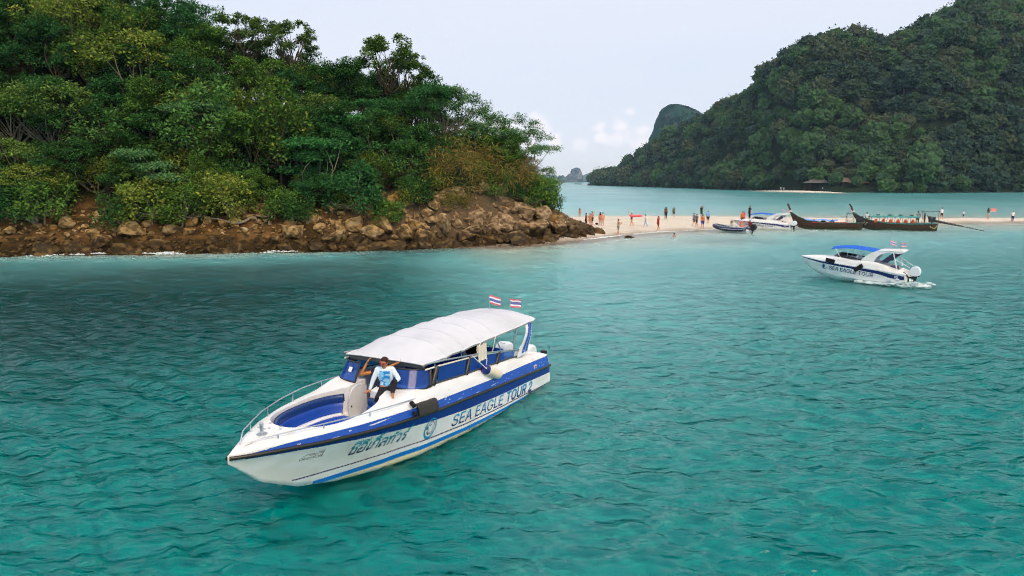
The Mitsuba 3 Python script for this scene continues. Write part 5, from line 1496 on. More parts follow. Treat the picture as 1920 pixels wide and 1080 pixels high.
# ---------------------------------------------------------------- long-tailed wooden boats
def longtail(label, C, L, rail_col, hull_col, roof, z=0.0):
    k = thing('longtail_boat', label, 'boat')
    xs = np.linspace(0, L, 50)
    half = I(xs / L, [0, .08, .3, .6, .82, .94, 1], [.62, .74, .92, .90, .56, .22, .07])
    sheer = I(xs / L, [0, .1, .35, .6, .78, .9, 1], [.92, .86, .80, .88, 1.15, 1.55, 2.15])
    keel = I(xs / L, [0, .3, .7, .88, .96, 1], [-.10, -.25, -.25, .15, .9, 1.7])
    R_, Ri = [], []
    for x, h_, s_, k_ in zip(xs, half, sheer, keel):
        t = np.linspace(-1, 1, 17)
        y = h_ * np.sign(t) * np.abs(t) ** 0.62
        zz = k_ + (s_ - k_) * np.abs(t) ** 2.6
        R_.append(np.stack([0 * t + x, y, zz], 1))
        Ri.append(np.stack([0 * t + x, y * .92, np.maximum(zz + .05 * (1 - np.abs(t)), k_ + .08) - 0.02 * (np.abs(t) > .9)], 1))
    R_, Ri = np.array(R_), np.array(Ri)
    v = R_.reshape(-1, 3)
    obj('hull', sheet(R_), 'hull_wood', k, None, 40)
    obj('inner_hull', sheet(Ri), 'matte', k, lin(96, 60, 40), 40)
    obj('transom', sheet(np.stack([R_[0], np.stack([0 * R_[0][:, 0], R_[0][:, 1], np.full(17, sheer[0])], 1)], 0)), 'hull_wood', k, None, 40)
    for sg in (0, -1):
        obj('gunwale', tube(R_[:, sg] + [0, 0, .015], .045, 8), 'satin', k, rail_col, True)
    for f_ in (.75, .55):
        i0, i1 = int(8 + 8 * f_ ** .5), int(8 - 8 * f_ ** .5)
        obj('plank_seam', cat([tube(R_[:, i] + [0, .012 * (1 if i > 8 else -1), 0], .016, 5) for i in (i0, i1)]), 'matte', k, lin(34, 22, 16), True)
    prow = np.array([(L * .96, 1.2), (L * 1.0, 2.0), (L * 1.025, 2.6), (L * 1.06, 3.25)])
    pm = []
    for (x, z_), w_ in zip(prow, (.10, .10, .085, .075)):
        pm.append([(x - .14, -w_, z_), (x + .10, -w_, z_), (x + .10, w_, z_), (x - .14, w_, z_)])
    pr_ = sheet(np.array(pm), closed=True)
    top = trimesh.Trimesh(np.array(pm[-1]), [[0, 1, 2], [0, 2, 3]], process=False)
    obj('prow', cat([pr_, top]), 'hull_wood', k, None, 30)
    cx = L * 1.012
    obj('ribbon', cat([trimesh.creation.torus(.17, .07, 16, 8).apply_translation([cx, 0, 2.25 + .1 * q]) for q in (0, 1)] + [tube(smooth_path([(cx + .1, .1, 2.2), (cx + .2, .16, 1.8), (cx + .08, .18, 1.4)], 8), .03, 5)]), 'matte', k, lin(226, 206, 206), True)
    for x in np.linspace(L * .15, L * .72, 6):
        obj('thwart', box((.26, 1.5, .05), (x, 0, .58), .01), 'matte', k, lin(150, 40, 40) if rail_col[0] < .2 else lin(120, 78, 50), 30)
    # the engine on its post and the long shaft
    if roof:
        xs_ = np.linspace(L * .22, L * .80, 20)
        zc_ = 1.78 + .06 * np.sin(np.linspace(0, np.pi, 20))
        obj('roof', sheet(np.array([[(x, y, z_ - .18 * (y / .95) ** 2) for y in np.linspace(-.95, .95, 11)] for x, z_ in zip(xs_, zc_)])), 'matte', k, lin(64, 138, 132), True)
        obj('roof_lining', sheet(np.array([[(x, y, z_ - .03 - .18 * (y / .95) ** 2) for y in np.linspace(-.93, .93, 11)] for x, z_ in zip(xs_, zc_)])), 'matte', k, lin(90, 110, 108), True)
        for x in np.linspace(L * .23, L * .79, 7):
            for sg in (1, -1):
                obj('roof_post', tube([[x, sg * .84, .75], [x, sg * .90, 1.64]], .03, 6), 'satin', k, lin(40, 60, 70), True)
        for i, x in enumerate((L * .30, L * .43, L * .56, L * .70)):
            obj('roof_tyre', trimesh.creation.torus(.17, .06, 16, 8).apply_translation([x, 0.1 * (-1) ** i, 1.90]), 'matte', k, lin(30, 40, 60), True)
    else:
        xs_ = np.linspace(L * .34, L * .80, 14)
        obj('tarp', sheet(np.array([[(x, y, 1.10 + .16 * (1 - (y / .8) ** 2) + .05 * math.sin(x * 3)) for y in np.linspace(-.8, .8, 9)] for x in xs_])), 'matte', k, lin(110, 150, 214), True)
        obj('red_cushion', box((L * .5, .9, .12), (L * .45, .45, .86), .04), 'matte', k, lin(170, 44, 50), 30)
        for x in (L * .40, L * .52, L * .66):
            obj('dark_bundle', as_tm(m3.Manifold.batch_hull([m3.Manifold.sphere(.16, 10).translate([x + a_, .5, .98 + b_]) for a_, b_ in ((0, 0), (.28, .02), (.1, .12))])), 'matte', k, lin(34, 40, 70), 40)
        obj('white_box', box((1.0, 1.0, .65), (L * .15, 0, 1.05), .08), 'matte', k, lin(214, 208, 196), 30)
        obj('awning', cat([box((1.0, 1.1, .03), (L * .17, 0, 2.1), .01)] + [tube([[L * .17 + a_, b_, .8], [L * .17 + a_, b_, 2.1]], .02, 6) for a_ in (-.4, .4) for b_ in (-.5, .5)]), 'matte', k, lin(66, 70, 76), 30)
    ex = L * .06 if roof else L * .03
    en = obj('engine', cat([box((.75, .45, .5), (ex, 0, 1.30), .06), trimesh.creation.cylinder(.2, .36, sections=16).apply_translation([ex + .25, 0, 1.62]), box((.3, .5, .22), (ex - .2, 0, 1.62), .04), tube([[ex + .3, .2, 1.4], [ex + .6, .25, 1.9]], .05, 8), tube([[ex, 0, .7], [ex, 0, 1.3]], .09, 8)]), 'satin', k, lin(40, 40, 44), 30)
    obj('tiller', tube([[ex + .3, 0, 1.4], [ex + 1.7, .1, 1.62]], .025, 6), 'steel', k, smooth=True)
    if roof:
        obj('shaft', cat([tube([[ex - .3, 0, 1.25], [ex - 2.2, -.2, .85], [ex - 3.4, -.32, .60]], [.16, .13, .09], 8), tube([[ex - 3.2, -.3, .64], [ex - 6.0, -.6, .03]], .05, 8)]), 'satin', k, lin(52, 42, 38), True)
        obj('engine_awning', cat([tube([[ex - .6, .55, .85], [ex - .6, .55, 2.35]], .025, 6), tube([[ex + 1.2, .55, .85], [ex + 1.2, .55, 2.55]], .025, 6), box((2.1, .9, .04), (ex + .3, .2, 2.44), .01)]), 'matte', k, lin(54, 56, 60), 30)
        for x in np.linspace(L * .28, L * .72, 6):
            obj('orange_vest', as_tm(m3.Manifold.batch_hull([m3.Manifold.sphere(.13, 10).translate([x + a_, .62, 1.02 + b_]) for a_, b_ in ((0, 0), (.22, .0), (.1, .26))])), 'matte', k, lin(214, 90, 50), 40)
        obj('stern_mark', tube(smooth_path([(.9, float(I(.9 / L, [0, .08, .3], [.62, .74, .92])) + .02, .62), (.7, .76, .40), (.35, .72, .34), (.12, .68, .66)], 14), .045, 6), 'matte', k, lin(200, 184, 130), True)
        obj('white_crest', cat([tube([(L * .83, .53, .96), (L * .86, .47, .62)], .035, 6), tube([(L * .86, .47, 1.02), (L * .89, .39, .72)], .035, 6)]), 'matte', k, lin(190, 190, 180), True)
    place(k, frame_of(C[0], C[1], C[2], z))
    return k


def wood_fn(p, n, uv):
    a = mikit.fbm(p.x * 2.5, p.y * 2.5, p.z * 14, 3)
    c = mikit.mix((0.030, 0.016, 0.010), (0.085, 0.042, 0.020), a)
    return mikit.mix((0.05, 0.045, 0.025), c, mikit.smoothstep(0.1, 0.45, p.z))


scene['hull_wood'] = {'type': 'twosided', 'bsdf': {'type': 'principled', 'base_color': mikit.proc(wood_fn), 'roughness': 0.5, 'specular': 0.4}}
LT1, LT2 = (45.4, 88.8, 160.0), (54.0, 87.0, 160.0)
longtail('brown wooden longtail boat with raised prow and blue tarp by the sand spit', LT1, 8.6, lin(44, 96, 84), None, False)
longtail('dark wooden longtail boat with a turquoise roof and a long engine shaft', LT2, 9.6, lin(60, 140, 140), None, True)
# people on and about the moored boats
def aboard(C, x, y, z, deg, label, h=1.7, **kw):
    pose = kw.pop('pose', {})
    J, s = stand(h=h, **pose)
    p = rel(C, x, y, z)
    return figure('person', J, s, label, tw=frame_of(p[0], p[1], deg, p[2]), **kw)
# ================================================================ PEOPLE
def ball(c, r):
    return m3.Manifold.sphere(float(r), 14).translate([float(q) for q in c])


def hullof(*pr):
    return m3.Manifold.batch_hull([ball(c, r) for c, r in pr])


SKIN, TAN, BROWN = lin(206, 150, 118), lin(178, 116, 80), lin(120, 76, 52)
HAIR = lin(24, 18, 16)


def stand(stride=0.0, bend=0.0, arms=((0.06, 0.0), (0.06, 0.0)), lean=0.0, h=1.70, child=1.0):
    """Joints of a standing or walking person facing +x, left +y, feet on z = 0. arms: for the left and the right, how far the upper arm is swung forward and the elbow bent (radians)."""
    J = {}
    hip = np.array([0, 0, 0.92])
    up = np.array([math.sin(lean), 0, math.cos(lean)])
    J['pelvis'], J['waist'], J['chest'], J['neck'] = hip, hip + up * 0.17, hip + up * 0.38, hip + up * 0.55
    J['head'] = hip + up * 0.67 + [0.02, 0, 0]
    for i, sg in enumerate((1, -1)):
        n = 'lr'[i]
        J['sh' + n] = hip + up * 0.48 + [0, sg * 0.175, 0]
        fw, el = arms[i]
        out = 0.10 if fw < 1.2 else 0.02
        J['el' + n] = J['sh' + n] + 0.28 * np.array([math.sin(fw), sg * out / 0.28 * 0.6, -math.cos(fw)])
        J['wr' + n] = J['el' + n] + 0.25 * np.array([math.sin(fw + el), -sg * 0.12 * (el > 0.4), -math.cos(fw + el)])
        st = stride * sg
        J['hp' + n] = hip + [0, sg * 0.09, -0.03]
        J['kn' + n] = J['hp' + n] + 0.42 * np.array([math.sin(st + max(bend, 0)), 0, -math.cos(st + max(bend, 0))])
        k2 = st - (0.35 if st < 0 else 0.0) * abs(stride) / 0.4 - max(bend, 0)
        J['an' + n] = J['kn' + n] + 0.41 * np.array([math.sin(k2), 0, -math.cos(k2)])
        J['to' + n] = J['an' + n] + [0.15, sg * 0.02, -0.055]
    low = min(J['tol'][2], J['tor'][2]) - 0.03
    s = h / 1.70 * child
    return {k: (v - [0, 0, low]) * s for k, v in J.items()}, s


def fingers(w, d, side, s, curl=0.5, down=(0, 0, -1)):
    """A palm with four fingers and a thumb. w: wrist, d: direction of the hand, side: towards the thumb."""
    d, side = np.asarray(d, float) / np.linalg.norm(d), np.asarray(side, float)
    side = side - d * (side @ d)
    side /= np.linalg.norm(side)
    pal = np.cross(d, side)
    if pal @ np.asarray(down, float) < 0:
        pal = -pal
    out = hullof((w, 0.026 * s), (w + d * 0.085 * s + side * 0.028 * s, 0.015 * s), (w + d * 0.085 * s - side * 0.028 * s, 0.014 * s), (w + d * .03 * s + side * .03 * s, .016 * s))
    for i, (o, L) in enumerate(((0.030, 0.070), (0.010, 0.080), (-0.010, 0.074), (-0.029, 0.056))):
        a = w + d * 0.088 * s + side * o * s
        b = a + (d * math.cos(curl) + pal * math.sin(curl)) * L * 0.55 * s
        c = b + (d * math.cos(2 * curl) + pal * math.sin(2 * curl)) * L * 0.5 * s
        out += hullof((a, .0095 * s), (b, .009 * s)) + hullof((b, .009 * s), (c, .0075 * s))
    t0 = w + d * 0.025 * s + side * 0.030 * s
    t1 = t0 + (d * 0.6 + side * 0.7 + pal * .2) * 0.045 * s
    t2 = t1 + (d * 0.9 + side * 0.2 + pal * .3) * 0.035 * s
    return out + hullof((t0, .013 * s), (t1, .011 * s)) + hullof((t1, .011 * s), (t2, .008 * s))


def figure(name, J, s, label, skin=SKIN, top=None, bottom=None, hair='short', long_legs=False, sleeves=0, tw=None, face=None, fine=False, bikini=None, hands=None, group=None, haircol=HAIR):
    """A person: one continuous body, hair and clothes as children. face: the direction the head looks (in the figure's frame)."""
    k = thing(name, label, 'person', group)
    r = lambda q: q * s
    j = J
    f = np.array([1.0, 0, 0]) if face is None else np.asarray(face, float) / np.linalg.norm(face)
    upv = (j['head'] - j['neck']) / np.linalg.norm(j['head'] - j['neck'])
    f = f - upv * (f @ upv)
    f /= np.linalg.norm(f)
    lf = np.cross(upv, f)
    wd_ = (j['shl'] - j['shr']) / np.linalg.norm(j['shl'] - j['shr'])

    def torso(g):
        w = j['waist']
        a = m3.Manifold.batch_hull([ball(j['shl'] - wd_ * r(.02), r(.060 + g)), ball(j['shr'] + wd_ * r(.02), r(.060 + g)), ball(j['chest'] + wd_ * r(.07), r(.10 + g)), ball(j['chest'] - wd_ * r(.07), r(.10 + g)), ball(w + wd_ * r(.05), r(.085 + g)), ball(w - wd_ * r(.05), r(.085 + g))])
        return a

    def hips(g):
        return m3.Manifold.batch_hull([ball(j['waist'] + wd_ * r(.05), r(.084 + g)), ball(j['waist'] - wd_ * r(.05), r(.084 + g)), ball(j['hpl'], r(.095 + g)), ball(j['hpr'], r(.095 + g))])

    body = torso(0) + hips(0) + hullof((j['neck'] - upv * r(.06), r(.055)), (j['head'] - upv * r(.05), r(.050)))
    hd = j['head']
    skull = m3.Manifold.batch_hull([ball(hd + upv * r(.035) - f * r(.018), r(.088)), ball(hd + upv * r(.02) + f * r(.02), r(.078)), ball(hd - upv * r(.065) + f * r(.042), r(.042)), ball(hd - upv * r(.075) + f * r(.060), r(.022)), ball(hd - upv * r(.03) + f * r(.03) + lf * r(.03), r(.042)), ball(hd - upv * r(.03) + f * r(.03) - lf * r(.03), r(.042))])
    skull += hullof((hd + f * r(.092) + upv * r(.015), r(.010)), (hd + f * r(.112) - upv * r(.025), r(.014)), (hd + f * r(.088) - upv * r(.03), r(.016)))
    for sg in (1, -1):
        skull += hullof((hd + lf * sg * r(.085) - f * r(.008) + upv * r(.015), r(.014)), (hd + lf * sg * r(.083) - f * r(.004) - upv * r(.022), r(.011)))
    body += skull
    for n in 'lr':
        body += hullof((j['sh' + n], r(.056)), (j['el' + n], r(.041))) + hullof((j['el' + n], r(.041)), (j['wr' + n], r(.027)))
        body += hullof((j['hp' + n], r(.092)), (j['kn' + n], r(.058))) + hullof((j['kn' + n], r(.058)), (j['kn' + n] * .65 + j['an' + n] * .35 - np.array([.012, 0, 0]) * s, r(.055)), (j['an' + n], r(.036)))
        body += m3.Manifold.batch_hull([ball(j['an' + n], r(.036)), ball(j['an' + n] * .75 + j['to' + n] * .25 + [0, 0, -r(.02)], r(.034)), ball(j['to' + n], r(.026))])
        d = j['wr' + n] - j['el' + n]
        if hands and n in hands:
            hw, hdn, hside, curl, dn = hands[n]
            body += fingers(j['wr' + n], hdn, hside, s, curl, dn)
        else:
            body += fingers(j['wr' + n], d, f if abs(f @ d) < 0.8 * np.linalg.norm(d) else upv, s, 0.35, -wd_ if n == 'l' else wd_)
    if fine:
        m = as_tm(body.refine_to_length(0.022))
        m = trimesh.Trimesh(m.vertices, m.faces)
        trimesh.smoothing.filter_taubin(m, iterations=6)
        body = m
    obj('body', body, 'satin', k, skin, True if fine else 50, tw)

    def cloth(nm, man, col, it=5):
        if fine:
            m = as_tm(man.refine_to_length(0.025))
            m = trimesh.Trimesh(m.vertices, m.faces)
            trimesh.smoothing.filter_taubin(m, iterations=it)
            p = m.vertices
            m.vertices = p + m.vertex_normals * (0.010 * (meshkit.fbm(p * 13, 3, 4) - 0.5))[:, None]
            man = m
        return obj(nm, man, 'matte', k, col if not callable(col) else col(as_tm(man).vertices), True if (fine or callable(col)) else 50, tw)
    if top is not None:
        sh = torso(.014) + hullof((j['neck'] - upv * r(.09), r(.075)), (j['chest'], r(.10)))
        sh += m3.Manifold.batch_hull([ball(j['waist'] + wd_ * r(.05), r(.098)), ball(j['waist'] - wd_ * r(.05), r(.098)), ball(j['waist'] * .2 + j['pelvis'] * .8 + wd_ * r(.06), r(.112)), ball(j['waist'] * .2 + j['pelvis'] * .8 - wd_ * r(.06), r(.112))])
        for n in 'lr':
            e = j['sh' + n] + (j['el' + n] - j['sh' + n]) * min(sleeves, 1)
            if sleeves > 0:
                sh += hullof((j['sh' + n], r(.070)), (e, r(.054)))
            if sleeves > 1:
                w_ = j['el' + n] + (j['wr' + n] - j['el' + n]) * (sleeves - 1)
                sh += hullof((j['el' + n], r(.054)), (w_, r(.036)))
        cloth('shirt', sh, top)
    if bottom is not None:
        bt = m3.Manifold.batch_hull([ball(j['pelvis'] * .6 + j['waist'] * .4 + wd_ * r(.05), r(.100)), ball(j['pelvis'] * .6 + j['waist'] * .4 - wd_ * r(.05), r(.100)), ball(j['hpl'], r(.106)), ball(j['hpr'], r(.106))])
        for n in 'lr':
            kn = j['hp' + n] + (j['kn' + n] - j['hp' + n]) * (1.0 if long_legs else 0.82)
            bt += hullof((j['hp' + n], r(.106)), (kn, r(.072)))
            if long_legs:
                bt += hullof((j['kn' + n], r(.070)), (j['an' + n] * .92 + j['kn' + n] * .08, r(.050)))
        cloth('trousers' if long_legs else 'shorts', bt, bottom)
    if bikini is not None:
        bt = m3.Manifold.batch_hull([ball(j['hpl'] + [0, 0, r(.02)], r(.101)), ball(j['hpr'] + [0, 0, r(.02)], r(.101))])
        cloth('swimwear', bt, bikini)
        cloth('swimwear', m3.Manifold.batch_hull([ball(j['chest'] + wd_ * r(.07) + f * r(.015), r(.097)), ball(j['chest'] - wd_ * r(.07) + f * r(.015), r(.097))]).trim_by_plane(tuple(upv), float(upv @ j['chest'] - r(.05))).trim_by_plane(tuple(-upv), float(-(upv @ j['chest'] + r(.05)))), bikini)
    hr = m3.Manifold.batch_hull([ball(hd + upv * r(.045) - f * r(.022), r(.094)), ball(hd + upv * r(.035) - f * r(.045), r(.085)), ball(hd + upv * r(.085) + f * r(.03), r(.05))])
    hr -= m3.Manifold.batch_hull([ball(hd + f * r(.10) - upv * r(.02), r(.085)), ball(hd + f * r(.12) - upv * r(.20), r(.1)), ball(hd - upv * r(.2), r(.105))])
    if hair == 'long':
        hr += m3.Manifold.batch_hull([ball(hd - f * r(.06), r(.075)), ball(hd - f * r(.085) - upv * r(.20) + lf * r(.05), r(.045)), ball(hd - f * r(.085) - upv * r(.20) - lf * r(.05), r(.045)), ball(hd - f * r(.09) - upv * r(.28), r(.03))])
    obj('hair', hr, 'matte', k, haircol, 50, tw)
    if hair == 'hat':
        obj('hat', hullof((hd + upv * r(.075), r(.085)), (hd + upv * r(.12), r(.06))) + m3.Manifold.cylinder(r(.02), r(.17), r(.15), 24).translate((hd + upv * r(.06)).tolist()), 'matte', k, lin(210, 190, 150), 50, tw)
    return k, (f, upv, lf)


# ---- the two of the crew on the nearest boat (joints in the boat's own frame)
def crew_seated():
    b = np.array([6.98, 0.50, 1.51])
    fa = math.radians(24)
    F_, Lf = np.array([math.cos(fa), math.sin(fa), 0]), np.array([-math.sin(fa), math.cos(fa), 0])
    P = lambda x, y, z: b + (F_ * x + Lf * y + np.array([0, 0, z])) * 0.95
    J = {'pelvis': P(0, 0, .08), 'waist': P(-.01, -.02, .24), 'chest': P(.0, -.04, .44), 'neck': P(.02, -.05, .60), 'head': P(.055, -.045, .725),
         'shl': P(.0, .13, .545), 'shr': P(.0, -.22, .535), 'ell': P(.06, .29, .34), 'wrl': P(.26, .225, .29),
         'elr': P(.03, -.33, .29), 'wrr': P(.10, -.40, .06), 'hpl': P(.03, .10, .06), 'hpr': P(.04, -.09, .055),
         'knl': P(.35, .26, .35), 'anl': P(.43, .22, .10), 'tol': P(.57, .27, .05), 'knr': P(.38, -.13, -.02), 'anr': P(.44, -.24, -.40), 'tor': P(.57, -.27, -.44)}
    def shirt_col(v):
        q = (v - b)
        x, y, z = q @ F_, q @ Lf, q[:, 2]
        front = (np.abs(y + .03) < .125) & (x > 0.0) & (z < .50)
        n = meshkit.fbm(np.stack([y * 16, z * 20, x * 3], -1), 3, 6)
        n2 = meshkit.noise(np.stack([y * 9 + 4, z * 26, x], -1), 2)
        c = np.tile(lin(224, 236, 244), (len(v), 1))
        c[front] = np.where((n[front] > 0.50)[:, None], lin(40, 130, 205), lin(130, 195, 235))
        c[front & (n2 > .80)] = lin(190, 225, 245)
        low = front & (z < .14)
        c[low] = lin(40, 130, 200)
        return c
    tr = lambda v: np.where(((v - b)[:, 2] > -.02)[:, None] & (meshkit.noise(v * 7, 3)[:, None] > .3), lin(38, 36, 42), lin(24, 23, 27))
    k, (f, up, lf) = figure('person', J, 0.95, 'man in blue and white long sleeved shirt and sunglasses seated on the nearest boat', TAN, shirt_col, tr, 'short', True, 1.9, BOAT, F_ * .95 - Lf * .35, True,
                            hands={'l': (None, F_ * .6 + Lf * -.2 + np.array([0, 0, -.75]), -Lf + F_ * .2, 0.45, -F_), 'r': (None, F_ * .75 - Lf * .45 + np.array([0, 0, -.12]), Lf, 0.12, (0, 0, -1))}, haircol=lin(60, 40, 32))
    hd = J['head']
    gl = []
    for sg in (1, -1):
        c_ = hd + f * .088 + lf * sg * .034 + up * .014
        g = trimesh.creation.icosphere(2, 1.0)
        Mx = np.eye(4)
        Mx[:3, 0], Mx[:3, 1], Mx[:3, 2], Mx[:3, 3] = f * .014, lf * .031, up * .022, c_
        gl.append(g.apply_transform(Mx))
        gl.append(tube([hd + f * .085 + lf * sg * .06 + up * .02, hd + lf * sg * .092 + f * .0 + up * .02], 0.005, 6))
    gl.append(tube([hd + f * .10 + lf * .02 + up * .018, hd + f * .10 - lf * .02 + up * .018], 0.006, 6))
    obj('sunglasses', cat(gl), 'gloss', k, lin(150, 24, 34), True, BOAT)
    obj('mouth', as_tm(hullof((hd + f * .085 + lf * .02 - up * .058, .007), (hd + f * .085 - lf * .02 - up * .058, .007))), 'matte', k, lin(130, 62, 54), True, BOAT)


def crew_standing():
    J, s = stand(0.0, 0.0, h=1.66)
    o = np.array([6.33, -0.04, 0.30])
    J = {k: v + o for k, v in J.items()}
    J['shl'], J['shr'] = J['neck'] + [0.0, .19, -.03], J['neck'] + [0, -.19, -.03]
    J['ell'], J['wrl'] = np.array([6.62, 0.22, 1.93]), np.array([6.52, .40, 2.03])
    J['elr'], J['wrr'] = np.array([6.72, -0.46, 1.72]), np.array([6.62, -.36, 1.98])
    figure('person', J, s, 'man standing in the cabin doorway of the nearest boat holding the canopy frame', lin(196, 130, 70), lin(40, 38, 44), lin(30, 30, 36), 'short', True, 0.45, BOAT, (1, .5, 0), True)


crew_seated()
crew_standing()


# ---- people on the sand and in the shallows
def sand_height(x, y):
    f_, b_ = np.interp(x, SFX, SFY), np.interp(x, SBX, SBY)
    t = (y - f_) / (b_ - f_)
    hp = np.interp(x, [-6, 10, 22, 34, 50, 80, 150], [0.9, 0.75, 0.62, 0.5, 0.36, 0.34, 0.3])
    return float(hp * np.sin(np.pi * np.clip(t, 0, 1)) ** 0.7 - 6.0 * max(-t, t - 1, 0))


def on_sand(u, v):
    z = 0.2
    for _ in range(8):
        p = W(u, v, z)
        z = 0.5 * z + 0.5 * max(sand_height(p[0], p[1]), -0.35)
    return np.array([p[0], p[1], z])


def beach(u, v, deg, label, h=1.72, **kw):
    """deg: which way the person faces: 0 to the right of the picture, 90 away from the camera, 270 towards it."""
    pose = kw.pop('pose', {})
    J, s = stand(h=h, **pose)
    p = on_sand(u, v)
    k, _ = figure('person', J, s, label, tw=frame_of(p[0], p[1], deg, p[2] - 0.02), **kw)
    return p


ORANGE, RED, WHT, DKB = lin(226, 120, 60), lin(190, 50, 50), lin(228, 230, 236), lin(30, 34, 50)
beach(1087, 406, 80, 'long haired woman in dark swimwear wading behind the sand spit, farthest left of the bathers', h=1.68, hair='long', bikini=lin(40, 30, 34), pose=dict(stride=.15))
beach(1099, 426, 200, 'dark haired man with bare brown back standing just beside the last rock', skin=TAN, bottom=lin(60, 40, 36))
beach(1106, 425, 250, 'woman in orange swimwear right of the man beside the last rock', h=1.62, hair='long', bikini=ORANGE)
beach(1110, 422, 40, 'man in black shorts on the sand with one arm lifted up', bottom=BLACKC, pose=dict(arms=((1.5, 0.9), (.1, .1))))
beach(1125, 422, 100, 'long dark haired woman in orange swimwear, left one of a pair on the sand', h=1.66, hair='long', bikini=lin(216, 96, 50), pose=dict(stride=.12))
beach(1130, 423, 280, 'woman in orange swimwear, right one of a pair on the sand', h=1.66, bikini=lin(226, 120, 70), hair='short', haircol=lin(70, 44, 30))
beach(1159, 440, 15, 'man in grey shorts at the water line looking at a phone in his hands', h=1.78, bottom=lin(120, 124, 134), pose=dict(arms=((.5, 1.6), (.5, 1.6)), stride=.12))
pf = beach(1184, 424, 200, 'person in purple top carrying a pink float over the shoulder', top=lin(90, 50, 120), bikini=None, bottom=lin(190, 150, 60), pose=dict(stride=.3, arms=((2.3, .9), (1.9, .9))))
beach(1210, 425, 190, 'person in white shirt and pale blue trousers walking on the sand', h=1.60, top=WHT, sleeves=.6, bottom=lin(150, 190, 220), long_legs=True, pose=dict(stride=.32))
beach(1234, 432, 200, 'dark haired woman in red top at the edge of the water', h=1.78, hair='long', top=RED, sleeves=.2, bikini=None, bottom=lin(120, 50, 50), pose=dict(stride=.22))
beach(1248, 411, 85, 'long haired man with bare back in black trousers on the far side of the sand', h=1.8, skin=BROWN, hair='long', bottom=lin(24, 24, 30), long_legs=True, pose=dict(stride=.08))
beach(1263, 407, 75, 'person in olive shirt and dark shorts wading on the far side of the sand', h=1.62, top=lin(96, 110, 84), sleeves=.5, bottom=DKB)
beach(1301, 423, 200, 'man in grey patterned shirt walking, left one of two beside the inflatable boat', top=lin(130, 134, 146), sleeves=.6, bottom=lin(36, 34, 40), pose=dict(stride=.38))
beach(1306, 425, 210, 'man in dark grey shirt walking, right one of two beside the inflatable boat', h=1.68, top=lin(96, 98, 112), sleeves=.6, bottom=lin(30, 30, 36), pose=dict(stride=.30))
beach(1317, 428, 95, 'man in orange top and royal blue shorts seen from behind near the inflatable boat', h=1.78, top=lin(200, 120, 60), sleeves=.3, bottom=lin(44, 50, 150), pose=dict(stride=.14))
beach(1315, 408, 60, 'dark dressed person with a raised arm far behind the man in orange top', h=1.78, top=lin(34, 44, 34), sleeves=.5, bottom=lin(40, 70, 40), pose=dict(arms=((.1, .1), (2.6, .3))))
beach(1327, 419, 80, 'person in light blue shirt and dark shorts standing above the inflatable boat', h=1.78, top=lin(120, 180, 230), sleeves=.6, bottom=lin(36, 36, 46), hair='hat')
beach(1765, 411, 110, 'man in white shirt and maroon shorts on the sand right of the longtail boats', h=1.78, top=WHT, sleeves=.7, bottom=lin(80, 40, 50), pose=dict(stride=.16))
beach(1806, 409, 95, 'child in white shirt and dark shorts on the far edge of the sand', h=1.35, top=lin(210, 222, 240), sleeves=.6, bottom=lin(40, 44, 70))
ps_ = beach(1852, 411, 20, 'long haired person holding up a pale red sign at arm length', h=1.75, hair='long', top=lin(90, 90, 70), sleeves=.2, bottom=lin(200, 180, 165), pose=dict(arms=((1.5, .2), (1.5, .2))))
beach(1898, 416, 250, 'dark haired person in white top and navy trousers at the right end of the sand', h=1.62, top=WHT, sleeves=.5, bottom=lin(36, 42, 90), long_legs=True)
# what they carry
fl = thing('pink_float', 'long pink inflatable float carried over the shoulder on the sand', 'float')
obj('tube', tube(smooth_path([(-.75, 0, 0.06), (-.2, 0, 0), (.5, 0, .02), (.95, 0, .0)], 14), np.interp(np.linspace(0, 1, 14), [0, .12, .85, 1], [.06, .16, .15, .05]), 12), 'satin', fl, lin(232, 90, 96), True)
place(fl, frame_of(pf[0] + 0.42, pf[1] - 0.1, 0, pf[2] + 1.32))
sg_ = thing('sign_board', 'pale red rectangular sign held up at the right end of the sand', 'sign')
obj('board', box((0.82, 0.02, 0.5), (0, 0, 0), 0.005), 'matte', sg_, lin(226, 140, 140), False)
obj('edge', box((0.86, 0.015, 0.05), (0, 0.0, -0.27), 0.0), 'matte', sg_, lin(240, 226, 222), False)
place(sg_, frame_of(ps_[0] + 0.85, ps_[1] + 0.05, 8, ps_[2] + 1.45))
bgp = on_sand(1119, 421)
bg_ = thing('bag', 'small black bag lying on the sand between the bathers', 'bag')
obj('sack', hullof(((-.12, 0, .1), .1), ((.14, .03, .09), .09), ((0, 0, .18), .06)), 'matte', bg_, lin(30, 28, 34), 50)
obj('handle', tube(smooth_path([(-.08, 0, .2), (0, 0, .32), (.08, 0, .2)], 8), .014, 6), 'matte', bg_, lin(30, 28, 34), True)
place(bg_, frame_of(bgp[0], bgp[1], 20, bgp[2]))
